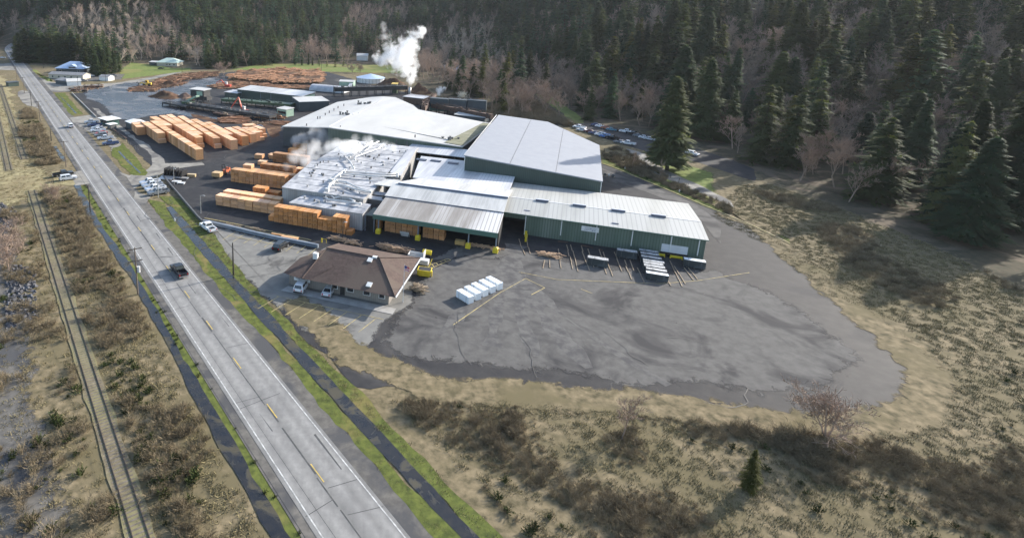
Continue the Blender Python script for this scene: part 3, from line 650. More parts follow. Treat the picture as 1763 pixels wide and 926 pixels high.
slab(b, [(18.3,-.4,9.0),(67.5,-.4,7.0),(71.4,44.8,7.0),(37.0,57.7,8.05),(32.2,66.7,8.3),(19,82.2,8.8),(13.4,80.6,9.0)], .35)
rf = b.build('roof', M['white_roof'], t)
b = MB(); b.obox((17.3,16,9.0), .5, 30, .12, .06, 0); b.obox((16.9,52,9.05), .4, 40, .12, .065); b.build('ridge_flashing', M['low_roof'], rf)
random.seed(3)
for x, y, n in ((598,196,7),(626,178,8),(774,240,6)):
    u, v = uv(x, y, 9.0 if x < 700 else 7.3); u += 99.6; v -= 190.7
    for k in range(n):
        o = MB(); r = random.uniform(.18,.4); h = random.uniform(.5,1.3); z0 = 8.6 if x < 700 else 7.0
        pu, pv = u + random.uniform(-3,3), v + random.uniform(-2.5,2.5)
        if random.random() < .6: o.cyl((pu,pv,z0+h/2), r, h, 8); o.cyl((pu,pv,z0+h+.08), r*1.5, .14, 8)
        else: o.obox((pu,pv,z0+h/2-.1), r*4, r*3, h, random.random())
        o.build('roof_vent', M['machine_grey'], rf)
for x, y in ((547,204),(551,204),(560,198),(567,194),(575,190),(582,186),(592,182),(528,216.5),(586,220.4),(712,238)):
    u, v = uv(x, y, 8.4); o = MB(); o.cyl((u+99.6, max(.8,v-190.7), 8.7), .22, 1.0, 8); o.build('roof_pipe', M['machine_grey'], rf)
o = MB(); a_ = uv(640,216,8.1); c_ = uv(768,240,7.4); o.tube([(a_[0]+99.6,a_[1]-190.7,8.35),(c_[0]+99.6,c_[1]-190.7,7.45)], .1, 5); o.build('roof_conduit', M['machine_grey'], rf)
o = MB(); slab(o, [(60.8,1.5,7.46),(67.3,.6,7.2),(71.0,43.5,7.2),(67.6,43.5,7.4)], .04); o.build('mossy_gutter', mat('mossy_gravel',(.28,.27,.2),(.14,.14,.08),.6,.95,stretch=(.3,2,1),stripe=(1,2.2,(.09,.1,.05),.3)), rf)
for x in (682.6, 703):
    u, v = uv(x, 250, 5); o = MB(); o.box(u+99.6-.25, u+99.6+.25, -.12, -.01, 3.6, 6.8); o.build('wall_duct', M['machine_grey'], t)
# lean-to along the front of the sawmill
p0 = uv(712, 247, 5.6); p1 = uv(803, 266, 5.6)
t = bth('lean_to', 'grey lean-to canopy with open steel bays in front of the sawmill', 'canopy', p0[0], 182.5)
L = p1[0]-p0[0] + 1.2
b = MB(); slab(b, [(-.6,-.3,5.5),(L,-.3,5.5),(L,7.6,6.2),(.4,7.6,6.2)], .2); b.build('roof', M['low_roof'], t)
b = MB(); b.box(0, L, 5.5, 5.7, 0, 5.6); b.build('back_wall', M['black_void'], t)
for k in range(6):
    o = MB(); x = .3 + k*(L-.6)/5; o.box(x-.15,x+.15,0,.3,0,5.25); o.build('post', M['rust'], t)
o = MB(); o.box(.5, L-.5, .35, .55, 2.9, 4.3); o.build('beam', M['dark_green'], t)
# --- dry kilns
def kiln(label, u0, u1, v0, v1, zf, zb, cut=0, wallm='kiln_wall'):
    t = bth('dry_kiln', label, 'kiln', u0, v0, 'dry kilns'); L, D = u1-u0, v1-v0
    b = MB(); b.prism([(.15,.15),(L-.15,.15),(L-.15,D-.15),(cut+.15,D-.15)], 0, zf, ztop=[zf-.14,zf-.14,zb-.14,zb-.14]); b.build('wall', M[wallm], t)
    b = MB(); slab(b, [(0,0,zf),(L,0,zf),(L,D,zb),(cut,D,zb)], .12); rf = b.build('roof', M['kiln_roof'], t)
    n = int(L*D/17)
    for k in range(n):
        x = 1.6 + random.random()*(L-3.2); y = 1 + random.random()*(D-2); z = zf + (zb-zf)*y/D
        if x < cut*y/D + 1: continue
        o = MB(); r = random.uniform(.13,.27)
        if k % 3: o.cyl((x,y,z+.25), r, .5, 8); o.cyl((x,y,z+.55), r*1.35, .1, 8)
        else: o.obox((x,y,z+.2), r*3, r*2.2, .4, random.choice((0,.1,-.1)))
        o.build('roof_vent', M['machine_grey'] if k % 2 else M['kiln_wall'], rf)
    for k in range(1, int(D/5)+1):
        y = D*k/(int(D/5)+1); z = zf + (zb-zf)*y/D + .02; o = MB(); o.box(.6+cut*y/D, L-.4, y-.05, y+.05, z-.1, z+.05); o.build('roof_seam', M['kiln_wall'], rf)
    return t
kiln('lowest front dry kiln, streaked white roof just behind the orange lumber', -62.6, -43.0, 122.4, 128.6, 4.35, 4.75, 1.4)
kiln('wide dry kiln with stained white roof crossed by two pairs of ducts', -68.0, -45.2, 129.0, 147.6, 5.7, 6.05, -2.2)
kiln('narrow dry kiln behind the wide stained one', -70.2, -46.4, 148.0, 156.6, 6.1, 6.1, -1.4)
kiln('dry kiln with its left end lost in drifting steam', -70.6, -45.6, 157.0, 171.6, 6.1, 6.2, 0)
kiln('rearmost dry kiln, steaming against the sawmill wall', -70.8, -46.0, 172.0, 186.0, 6.2, 6.2, 0)
# walkway roof beside the kilns
p0 = uv(671,297,6.4); p1 = uv(690,303,6.4); p2 = uv(717,257,6.4); p3 = uv(703,257,6.4)
t = bth('covered_walkway', 'narrow metal-roofed walkway running up beside the kilns', 'walkway', p0[0], p0[1])
q = [(p[0]-p0[0], p[1]-p0[1]) for p in (p0,p1,p2,p3)]
b = MB(); slab(b, [(x,y,6.45) for x,y in q], .15); b.build('roof', M['low_roof'], t)
b = MB(); b.prism([(x*.96+.06,y*.98+.1) for x,y in q], .0, 6.25); b.build('wall', M['kiln_wall'], t)
# ducts lying over the kiln roofs
def duct(label, pts, z, r=.23):
    P = [G(x, y, zz) for (x, y), zz in zip(pts, z if isinstance(z, (list,tuple)) else [z]*len(pts))]
    c = P[0].copy(); c.z = 0; t = thing('steam_duct', label, 'duct', c, 0, 'white ducts over the kilns')
    b = MB(); b.sm = True; b.tube([p - c for p in P], r, 8); b.build('pipe', M['duct'], t)
    for p in (P[0], P[-1]):
        b = MB(); b.obox(p - c, r*2.6, r*2.6, r*2.3, AU); b.build('end_box', M['duct'], t)
tq = lambda L: [(480 + x/7.346, 252 + y/7.346) for x, y in L]
zz = 7.0
duct('long white duct angling up over the steaming kiln, left of its pair', tq([(855,140),(960,60),(1050,0)]), zz)
duct('white duct angling up over the steaming kiln, right of its pair', tq([(895,135),(1000,60),(1100,0),(1180,-60)]), zz)
duct('white duct bent like an elbow over the steaming kiln', tq([(960,165),(975,130),(1270,25),(1310,-20)]), zz)
duct('short parallel white duct above the bent one', tq([(1035,90),(1130,30),(1180,-20),(1260,-60)]), zz)
duct('short white duct dropping forward from the steaming kiln', tq([(850,145),(905,200),(945,275)]), zz)
duct('white duct running right beside the walkway, upper of the pair', tq([(830,325),(850,315),(1300,355),(1500,352)]), 6.9)
duct('white duct running right beside the walkway, lower of the pair', tq([(770,375),(835,345),(1200,378),(1500,378)]), 6.9)
duct('short white header duct linking the middle pair', tq([(660,425),(770,350),(840,305)]), 6.8, .34)
duct('bowed white duct over the wide stained kiln', tq([(735,440),(860,455),(960,505),(1060,545),(1165,565)]), 6.6)
duct('lower white duct over the wide stained kiln', tq([(690,490),(800,490),(980,545),(1160,575)]), 6.6)
duct('white header duct at the left of the bowed pair', tq([(612,550),(640,490),(715,435)]), 6.6, .36)
duct('looped white duct over the lowest kiln', tq([(580,640),(600,620),(660,622),(700,655),(760,640),(860,648),(910,665),(950,695)]), 5.2)
duct('straight white duct along the back of the lowest kiln', tq([(580,640),(620,668),(900,705),(1030,725)]), 5.2)
for k, (x, y, lab) in enumerate(((647,338,'grey fan house at the end of the ducts on the lowest kiln'),(655,330.5,'grey fan house where the bowed ducts end'),(678,301,'pale fan house at the walkway foot where two ducts end'))):
    p = G(x, y, 5.2); t = thing('fan_house', lab, 'fan house', (p.x, p.y, 0), AU, 'fan houses on the kilns')
    b = MB(); b.box(-2,2.6,-1.1,1.1,0,4.6); b.build('housing', M['machine_grey'] if k < 2 else M['kiln_wall'], t)
    b = MB(); b.box(-2.1,2.7,-1.2,1.2,4.61,4.8); b.build('roof', M['kiln_roof'], t)
    b = MB(); b.cyl((2.0,0,5.3), .35, 1.0, 8); b.build('flue', M['machine_grey'], t)
# dark plant between kiln and shed
p = uv(640, 372, 0); t = bth('control_room', 'dark steel-framed control room between the lowest kiln and the open shed', 'control room', -42.6, 122.6)
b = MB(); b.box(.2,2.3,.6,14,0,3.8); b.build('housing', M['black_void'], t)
b = MB(); b.box(.1,2.4,.4,6,3.82,4.0); b.build('roof', M['dark_green'], t)
for x in (.1,2.3):
    o = MB(); o.box(x-.08,x+.08,.2,.36,0,4.1); o.build('post', M['barrier'], t)
# --- office
t = bth('office', 'brown shingled hip-roofed office building with skylights beside the car park', 'office', -47.2, 90.0)
OL, OD = 22.2, 17.2
b = MB(); b.box(5.0, OL-1.7, 1.3, OD-.9, 0, 2.7); b.box(.6, 5.0, 1.3, 7.2, 0, 2.7); b.build('wall', M['siding'], t)
b = MB(); ez = 2.75
A_=(4.4,OD,ez); B_=(OL,OD,ez); C_=(OL,-.6,ez); D_=(4.2,-.6,ez); r0=(5.2,8.6,5.35); r1=(OL-6.0,8.4,5.35)
b.add([A_,B_,C_,D_,r0,r1], [(3,2,5,4),(1,0,4,5),(2,1,5),(0,3,4)])
b.add([(-.1,.2,ez),(3.2,-.6,ez),(5.5,-.6,ez),(8.6,3.4,4.05),(-.1,7.6,ez),(4.6,8.2,4.2),(6.5,8,4.9)], [(0,1,3),(1,2,3),(0,3,6,5),(0,5,4)])
b.poly([(-.1,.2,ez-.03),(-.1,7.6,ez-.03),(4.4,OD,ez-.03),(OL,OD,ez-.03),(OL,-.6,ez-.03),(3.2,-.6,ez-.03)])
rf = b.build('roof', M['shingle'], t)
for x, y in ((637,450),(636,477)):
    u, v = uv(x, y, 4.8); u += 47.2; v -= 90.0; zr = 5.35 - abs(v-8.5)*.285 + .12; o = MB(); o.obox((u,v,zr), .95, 1.15, .18, 0, 0, .26 if v<8.5 else -.26); o.build('skylight', M['lamp_white'], rf)
for x, y in ((645,444),(543,438)):
    u, v = uv(x, y, 5.2); o = MB(); o.box(u+46.8,u+47.7,v-90.3,v-89.6,4.3,5.5); o.build('roof_vent', M['white_trim'], rf)
o = MB(); o.box(OL+.02, OL+.2, -.6, OD, ez-.06, ez+.12); o.build('gutter', M['white_trim'], t)
for p_, q_ in ((r0,A_),(r0,D_),(r1,B_),(r1,C_),(r0,r1)):
    o = MB(); o.tube([Vector(p_)+Vector((0,0,.04)),Vector(q_)+Vector((0,0,.04))], .13, 5); o.build('hip_cap', M['shingle'], rf)
for x0, x1 in ((9.4,10.6),(12.4,13.8),(15.6,17.0),(18.6,19.8)):
    o = MB(); o.box(x0,x1,1.22,1.3,1.0,2.1); w_ = o.build('window', M['white_trim'], t)
    o = MB(); o.box(x0+.1,x1-.1,1.19,1.22,1.1,2.0); o.build('pane', M['glass'], w_)
o = MB(); o.box(11.1,12.0,1.23,1.3,0,2.1); o.build('door', M['blackplastic'], t)
o = MB(); o.box(1.7,5.0,1.12,1.28,1.2,2.1); sgb = o; sg = o.build('sign', M['white_wall'], t)
o = MB()
for x0, x1 in ((2.05,2.95),(3.25,3.75),(3.95,4.6)):
    x = x0
    while x < x1: o.box(x,x+.07,1.10,1.115,1.53,1.77); o.box(x,x+.12,1.099,1.114,random.choice((1.53,1.64,1.73)),random.choice((1.57,1.68,1.77))+.01); x += .16
sg.data = merge_mb(sgb, o).mesh('sign', [M['white_wall'], M['ink']])
sheet('office_pavement', [UV(-46.8,88.2), UV(-46.4,90.4), UV(-25,90.4), UV(-25,88.2)], M['concrete'], Z*4)
o = MB(); o.box(-.06,.06,-.06,.06,0,.0); 
p = uv(691,489,3.2); t = bth('flagpole', 'slim flagpole with a striped flag beside the office roof', 'flagpole', p[0]+.6, p[1]-.6)
b = MB(); b.tube([(0,0,0),(0,0,7.4)], [.07,.04], 6); b.build('pole', M['white_trim'], t)
b = MB(); b.add([(0,-.02,6.2),(.5,.15,6.1),(.9,-.05,6.0),(.9,-.05,7.0),(.5,.15,7.1),(0,-.02,7.2)], [(0,1,4,5),(1,2,3,4)]); fl = b.build('flag', M['flag'], t)
b = MB(); b.add([(.0,-.04,6.72),(.4,.09,6.66),(.4,.09,7.11),(0,-.04,7.21)], [(0,1,2,3)]); b.build('flag_canton', M['flag_blue'], fl)

# ------------------------------------------------------------------ sheds and plant behind
def box_shed(name, label, cat, pl, pr, depth, h, wm, rmm, rise=.6, side=None, group=None, over=.3, frame='ab', flat=False):
    a = G(*pl); c = G(*pr); d = c - a; L = d.length; rz = math.atan2(d.y, d.x)
    t = thing(name, label, cat, (a.x, a.y, 0), rz, group)
    b = MB(); b.box(0, L, 0, depth, 0, h)
    if not flat: b.poly([(0,0,h),(0,depth,h),(0,depth/2,h+rise-.1)]); b.poly([(L,0,h),(L,depth/2,h+rise-.1),(L,depth,h)])
    b.build('wall', M[wm], t); b = MB()
    if flat: slab(b, [(-over,-over,h+.25),(L+over,-over,h+.25),(L+over,depth+over,h+.25+rise),(-over,depth+over,h+.25+rise)], .2)
    else:
        slab(b, [(-over,-over,h+.05),(L+over,-over,h+.05),(L+over,depth/2,h+rise),(-over,depth/2,h+rise)], .15)
        slab(b, [(-over,depth/2,h+rise),(L+over,depth/2,h+rise),(L+over,depth+over,h+.05),(-over,depth+over,h+.05)], .15)
    t['_'] = 0; del t['_']
    rf = b.build('roof', M[rmm], t)
    return t, L, rf
def windows(t, L, xs, y, z0, z1, w_=1.0, m='glass'):
    for x in xs:
        o = MB(); o.box(x*L-w_/2, x*L+w_/2, y-.06, y, z0, z1); f_ = o.build('window', M['white_trim'], t)
        o = MB(); o.box(x*L-w_/2+.08, x*L+w_/2-.08, y-.09, y-.06, z0+.08, z1-.08); o.build('pane', M[m], f_)
t, L, rf = box_shed('planer_shed', 'long dark green shed with white roof beyond the log loader', 'shed', (409,167), (521,180), 12.5, 4.2, 'dark_green', 'bright_roof', .9, flat=True)
for x in (.07,.37,.53,.85):
    o = MB(); o.box(L*x-.08,L*x+.08,-.1,-.005,0,4.1); o.build('post', M['barrier'], t)
o = MB(); o.box(L+.01,L+.06,.2,12.3,.2,4.1); o.build('end_panel', M['pale_green'], t)
t, L, rf = box_shed('annex_shed', 'small white-roofed annex against the left end of the long dark green shed', 'shed', (387,166), (408,169), 7, 2.4, 'dark_green', 'low_roof', .5, flat=True)
t, L, rf = box_shed('boiler_annex', 'dark low annex with cream roof joining the sawmill to the green shed', 'annex', (516,192), (566,190), 14, 4.6, 'slate_wall', 'white_roof', .3, flat=True)
t, L, rf = box_shed('filing_hut', 'small pale green hut on stilts beside the sawmill corner', 'hut', (477,199), (493,202), 5, 3.4, 'pale_green', 'white_roof', .3, flat=True)
o = MB(); o.box(.4,L-.4,-.05,-.01,1.4,2.5); o.build('window', M['glass'], t)
t, L, rf = box_shed('pale_green_shed', 'pale green shed with white roof and chute in front of the blue round tank', 'shed', (584,150), (608,151), 10, 3.6, 'pale_green', 'white_roof', .7)
o = MB(); o.obox((L-1.5,-4.5,1.5),2.2,9,.3,0,0,.28); o.build('chute', M['duct'], t)
# quonset
a = G(532,157); c = G(592,162); d = c-a; t = thing('quonset_shed', 'long grey half-round metal shed behind the planer shed', 'shed', (a.x,a.y,0), math.atan2(d.y,d.x))
L = d.length; prof = [(-.0,0)] ; b = MB(); n = 12
pr = [(5.0*(1-math.cos(math.pi*i/n)), 3.6*math.sin(math.pi*i/n)+.3) for i in range(n+1)]
b.add([(0,y,z) for y,z in pr]+[(L,y,z) for y,z in pr], [(i,i+1,n+1+i+1,n+1+i)[::-1] for i in range(n)]+[list(range(n+1)), list(range(n+1,2*n+2))[::-1]]); b.build('roof', M['low_roof'], t)
b = MB(); b.box(.3,L-.3,.2,9.8,0,.9); b.build('wall', M['slate_wall'], t)
# round tank with the blue cone roof
p = G(638,141.5); t = thing('water_tank', 'round tank with shallow pale blue cone roof and railing', 'tank', (p.x,p.y,0))
b = MB(); b.cyl((0,0,1.6), 9.8, 3.2, 28); b.build('wall', M['white_wall'], t)
b = MB(); n = 28; R_=10.3; b.add([(R_*math.cos(2*math.pi*i/n),R_*math.sin(2*math.pi*i/n),3.25) for i in range(n)]+[(0,0,5.9)], [(i,(i+1)%n,n) for i in range(n)]+[list(range(n))[::-1]]); b.build('roof', M['blue_metal'], t)
b = MB()
for i in range(26):
    an = 2*math.pi*i/26; b.box(10.15*math.cos(an)-.07,10.15*math.cos(an)+.07,10.15*math.sin(an)-.07,10.15*math.sin(an)+.07,0,3.2)
b.build('railing', M['dark_metal'], t)
# chip tower with conveyor
p = G(345,175); t = thing('chipper_tower', 'dark debarker tower with small white roof and pale green chute', 'tower', (p.x,p.y,0), AU)
b = MB()
for x in (-3.5,0,3.5):
    for y in (-2.5,2.5): b.box(x-.25,x+.25,y-.25,y+.25,0,6)
b.box(-4,4.5,-3,3,3.2,6.2); b.box(-2,6,-2.6,2.2,1.2,3.2); b.build('frame', M['dark_metal'], t)
b = MB(); slab(b, [(-4.6,-3.4,7.0),(4.8,-3.4,6.7),(5.2,3.4,6.9),(-4.2,3.4,7.3)], .2); b.build('roof', M['white_roof'], t)
b = MB(); b.obox((1.8,-3.05,4.9),3.6,.12,2.2); b.build('wall_panel', M['yellow'] if 0 else M['pale_green'], t)
q0 = G(323,181) - p; q1 = G(340.5,168, 5.0) - p
Rm = Matrix.Rotation(-AU,3,'Z'); a_ = Rm @ Vector((q0.x,q0.y,1.6)); c_ = Rm @ Vector((q1.x,q1.y,5.2))
b = MB(); d_ = c_-a_; s_ = d_.cross(Vector((0,0,1))).normalized()*1.1; up_ = Vector((0,0,.9))
b.add([a_-s_,a_+s_,c_+s_,c_-s_,a_-s_+up_,a_+s_+up_,c_+s_+up_,c_-s_+up_], [(0,1,2,3),(0,4,5,1),(2,6,7,3),(0,3,7,4),(1,5,6,2)]); b.build('chute', M['pale_green'], t)
def deck(name, label, cat, pa, pb, wdt, h, m, m2=None, rails=True, seed=1):
    """a raised chain deck or conveyor bed between two ground points"""
    a = G(*pa); c = G(*pb); d = c-a; L = d.length; t = thing(name, label, cat, (a.x,a.y,0), math.atan2(d.y,d.x)); rnd = random.Random(seed)
    b = MB(); b.box(0,L,-wdt/2,wdt/2,h*.55,h); b.build('bed', M[m], t)
    b = MB(); n = max(2,int(L/5))
    for i in range(n+1):
        x = L*i/n
        for s in (-1,1): b.box(x-.18,x+.18,s*wdt/2*.9-.18,s*wdt/2*.9+.18,0,h*.55)
    b.build('trestle', M['dark_metal'], t)
    if rails:
        b = MB()
        for s in (-1,1):
            b.box(0,L,s*wdt/2-.06,s*wdt/2+.06,h+.9,h+1.0)
            for i in range(n+1): b.box(L*i/n-.05,L*i/n+.05,s*wdt/2-.05,s*wdt/2+.05,h,h+.9)
        b.build('handrail', M[m2 or 'dark_metal'], t)
    b = MB()
    for _ in range(int(L/2.2)):
        x = rnd.uniform(0,L); y = rnd.uniform(-wdt/2,wdt/2)*.8; b.obox((x,y,h+rnd.uniform(.05,.35)), rnd.uniform(.4,1.8), rnd.uniform(.3,.9), rnd.uniform(.2,.9), rnd.uniform(0,3))
    b.build('machinery', M[m2 or 'machine_grey'], t)
    return t
deck('log_infeed', 'dark green log infeed deck running from the debarker tower towards the sawmill', 'conveyor', (330,186), (470,208), 5, 2.6, 'dark_metal', 'machine_grey', True, 3)
deck('chain_deck', 'mossy green chain deck in front of the long dark green shed', 'conveyor', (386,178), (505,188), 6, 2.8, 'mid_green', 'dark_green', True, 5)
deck('sorting_deck', 'black bark conveyor end poking out onto the wet log yard', 'conveyor', (286,181), (326,188), 5, 1.8, 'dark_metal', 'machine_grey', False, 7)
deck('green_trough', 'bright green steel trough below the pale chute', 'trough', (318,184), (331,186), 4, 3.0, 'mid_green', 'machine_grey', False, 9)
deck('lower_deck', 'rusty log deck of scattered slabs just left of the red log loader', 'conveyor', (372,197), (402,203), 3.5, 1.2, 'rust', 'bunk', False, 11)
deck('far_conveyor', 'long dark overhead conveyor behind the white sawmill roof', 'conveyor', (575,166), (700,162), 3, 5.2, 'dark_metal', 'machine_grey', True, 13)
deck('bin_conveyor', 'brown trussed conveyor slanting past the dark bins', 'conveyor', (726,190), (846,214), 2.2, 4.6, 'rust', 'rust', True, 15)
deck('crossing_conveyor', 'rusty crossing conveyor beside the stack', 'conveyor', (728,203), (748,178), 1.8, 5.5, 'rust', 'rust', True, 17)
deck('pipe_bridge', 'low cluttered pipe bridge between stack and bins', 'pipe bridge', (700,176), (830,184), 2, 3.4, 'machine_grey', 'rust', True, 19)
# truck bins
for k, (x, lab) in enumerate(((756,'left dark green chip bin behind the sawmill'),(787,'middle dark green chip bin behind the sawmill'),(820,'right dark green chip bin beside the bare wood'))):
    p = G(x, 194+k*1.8); t = thing('chip_bin', lab, 'bin', (p.x,p.y,0), AU, 'chip bins behind the sawmill')
    b = MB(); b.box(-4.6,4.6,-2,2,3.0,7.4); b.build('body', M['slate_wall'], t)
    b = MB(); b.box(-4.65,4.65,-2.05,2.05,1.0,2.98); b.build('lower_skirt', M['trim_green'] if k < 2 else M['dark_green'], t)
    b = MB()
    for sx_ in (-4.3,4.3):
        for sy_ in (-1.8,1.8): b.box(sx_-.2,sx_+.2,sy_-.2,sy_+.2,0,1.0)
    b.build('leg', M['dark_metal'], t)
t, L, rf = box_shed('white_lean_shed', 'low white-roofed shed below the chip bins', 'shed', (782,207), (834,213), 7, 2.6, 'slate_wall', 'white_roof', .3, flat=True)
# boiler stack
p = G(705,166); t = thing('boiler_stack', 'short silver boiler stack pouring out white steam', 'stack', (p.x,p.y,0))
b = MB(); b.sm = True; b.tube([(0,0,0),(0,0,5.6)], [.9,.75], 12); b.build('flue', M['galv'], t)
b = MB(); b.cyl((0,0,5.62), .95, .35, 12); b.build('collar', M['machine_grey'], t)
STACK = Vector((p.x,p.y,5.7))
t, L, rf = box_shed('boiler_house', 'dark rust-stained boiler house at the foot of the stack', 'boiler house', (694,178), (728,182), 9, 3.6, 'rust', 'low_roof', .3, flat=True)
t, L, rf = box_shed('yellow_hopper', 'weathered yellow-green hopper on the far conveyor', 'hopper', (674,161), (683,161.5), 3.4, 5.6, 'yellow' if 0 else 'mid_green', 'machine_yellow', .4, flat=True)
# guard hut and its shed by the fence
t, L, rf = box_shed('guard_hut', 'small green gatehouse with flat white roof at the fence', 'gatehouse', (173,214), (186,218), 5, 2.6, 'trim_green', 'white_wall', .05, flat=True, over=.8)
o = MB(); o.box(.6,L-.6,-.05,-.005,1.1,2.2); o.build('window', M['glass'], t)
t, L, rf = box_shed('scale_hut', 'tiny white-topped scale hut beside the gatehouse', 'hut', (185,222), (191,223.5), 2.6, 2.0, 'machine_grey', 'white_wall', .05, flat=True, over=.5)
t, L, rf = box_shed('white_tarp_shed', 'pale tarpaulin shelter behind the leftmost lumber row', 'shelter', (217,220), (226,224), 6, 2.8, 'slate_wall', 'white_wall', .6)
# houses across the side road
p = G(97,124.5); q = G(145,125); 
t, L, rf = box_shed('blue_roof_house', 'house with broad pale blue metal hip roof across the side road', 'house', (97,125), (145,126.5), 17, 3.0, 'slate_wall', 'blue_metal', .3, flat=True, over=.2)
rf.data.clear_geometry(); b = MB(); e=.9
b.add([(-e,-e,3.05),(L+e,-e,3.05),(L+e,17+e,3.05),(-e,17+e,3.05),(6.5,8.5,7.6),(L-7.5,8.5,7.6)], [(0,1,5,4),(2,3,4,5),(1,2,5),(3,0,4),(3,2,1,0)]); me = b.mesh('roof',[M['blue_metal']]); rf.data = me
o = MB(); o.add([(9,-.9,4.1),(17,-.9,4.1),(13,-1.2,6.2),(13,5,6.4)], [(0,1,2),(1,3,2),(0,2,3)]); g_ = o.build('gable', M['blue_metal'], rf)
o = MB(); o.box(10.4,15.6,-1.0,-.92,3.5,4.3); o.build('window', M['glass'], t)
windows(t, L, (.15,.8), 0, .8, 2.1, 2.0)
t, L, rf = box_shed('motel', 'long low motel-like block with grey-green roof in front of the blue-roofed house', 'motel', (84,135), (143,137.5), 9, 2.8, 'cream_wall', 'grey_roof', 1.5)
windows(t, L, (.12,.3,.48,.66,.84), 0, .8, 2.0, 1.3)
t, L, rf = box_shed('white_cabin', 'low white cabin with bright white gable facing the yard', 'cabin', (116,148.5), (140,147.5), 10, 2.7, 'white_wall', 'white_roof', 1.4)
t, L, rf = box_shed('grey_cabin', 'dark-walled grey cabin left of the white cabin', 'cabin', (96,144.5), (114,147), 9, 2.5, 'slate_wall', 'grey_roof', 1.2)
t, L, rf = box_shed('small_white_garage', 'small white garage under the dark spruces', 'garage', (171,139), (187,140), 6, 2.8, 'white_wall', 'grey_roof', 1.0)
t, L, rf = box_shed('mint_house', 'pale mint-roofed bungalow on its lawn at the forest edge', 'house', (270,114), (305,115), 15, 3.0, 'cream_wall', 'mint_roof', .3, flat=True)
b = MB(); e=.9; b.add([(-e,-e,3.05),(L+e,-e,3.05),(L+e,15+e,3.05),(-e,15+e,3.05),(6,7.5,6.4),(L-6,7.5,6.4)], [(0,1,5,4),(2,3,4,5),(1,2,5),(3,0,4),(3,2,1,0)]); rf.data = b.mesh('roof',[M['mint_roof']])
windows(t, L, (.5,.64,.85), 0, .9, 2.1, 1.4)
t, L, rf = box_shed('mint_garage', 'white-walled garage left of the mint-roofed bungalow', 'garage', (257,112.5), (268,113), 9, 2.6, 'slate_wall', 'white_roof', .8)
t, L, rf = box_shed('field_house', 'pale grey house between dark firs beyond the green field', 'house', (614,104.5), (633,105), 11, 4.5, 'white_wall', 'white_roof', 2.2)
t, L, rf = box_shed('blue_gable_house', 'house with pale blue roof half hidden by bare trees', 'house', (764,129), (788,130), 12, 4.5, 'cream_wall', 'blue_metal', 2.6)
t, L, rf = box_shed('grey_house', 'grey-roofed house among bare trees right of the pale blue roof', 'house', (789,127.5), (803,128), 11, 4.2, 'white_wall', 'grey_roof', 2.0)
t, L, rf = box_shed('dark_blue_roof_house', 'long house with two dark blue roof panels among bare trees', 'house', (811,124), (842,124.5), 10, 5.0, 'cream_wall', 'skylight', 1.8)
t, L, rf = box_shed('trackside_hut', 'small dark hut in the dry meadow by the highway', 'hut', (15,150), (33,148.5), 4, 2.4, 'dark_green', 'slate_wall', .2, flat=True)
# ------------------------------------------------------------------ lumber
PALE = (.77,.44,.235,1); TAN = (.62,.325,.15,1); ORANGE = (.58,.265,.095,1); RUSTY = (.4,.2,.09,1)
_pm = {}
def pack_mesh(l, w, h):
    k = (round(l,2), round(w,2), round(h,2))
    if k not in _pm:
        b = MB(); g = .045
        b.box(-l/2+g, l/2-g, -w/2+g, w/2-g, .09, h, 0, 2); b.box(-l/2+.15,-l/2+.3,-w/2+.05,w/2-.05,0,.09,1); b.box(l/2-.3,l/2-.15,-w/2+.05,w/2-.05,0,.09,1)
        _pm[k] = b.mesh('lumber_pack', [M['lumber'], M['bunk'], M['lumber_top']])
    return _pm[k]
rl = random.Random(11)
def pack(p, rz, l, w, h, col, label, group, name='lumber_pack', cat='lumber pack'):
    o = bpy.data.objects.new(name, pack_mesh(l,w,h)); COL.objects.link(o); o.location = p; o.rotation_euler = (0,0,rz+rl.uniform(-.008,.008))
    k = rl.uniform(.78,1.12); h_ = rl.uniform(-.06,.1); o.color = (col[0]*k, col[1]*k*(1+h_*.5), col[2]*k*(1+h_*2), 1)
    tag(o, label, cat, group); return o
def row_uv(label, u0, u1, v, n, layers, lay_h, col, depth=2.5, gap=0, group=None, missing=()):
    w_ = (u1-u0)/n
    for i in range(n):
        L = layers[i] if isinstance(layers, (list,tuple)) else layers
        for k in range(L):
            pack(UV(u0 + w_*(i+.5) + rl.uniform(-.03,.03), v+depth/2+rl.uniform(-.06,.06), .02+k*lay_h), AU, w_-.03, depth, lay_h-.01, col, label, group or 'lumber packs in the kiln rows')
# front pale row beside the car park and the one behind it
row_uv('pale lumber pack in the nearer of the two long pale rows above the car park', -84.8, -66.9, 123.6, 8, 3, .92, PALE, 2.5)
row_uv('pale lumber pack in the farther of the two long pale rows above the car park', -85.0, -67.6, 127.5, 7, 3, .92, PALE, 2.5)
# orange front stack with its steps
row_uv('orange lumber pack in the long stepped stack in front of the lowest kiln', -65.0, -53.2, 119.0, 9, 4, 1.0, ORANGE, 2.6)
row_uv('lone low orange pack at the left foot of the stepped stack', -66.6, -65.1, 119.2, 1, 1, 1.3, ORANGE, 2.4)
row_uv('orange lumber pack in the low step of the stepped stack', -53.1, -49.4, 118.8, 3, 3, .95, ORANGE, 2.6)
row_uv('orange lumber pack in the tall right end of the stepped stack', -49.3, -45.8, 118.6, 3, 4, 1.0, ORANGE, 2.6)
row_uv('single orange pack at the right foot of the stepped stack', -45.7, -44.2, 118.4, 1, 1, 1.1, ORANGE, 2.4)
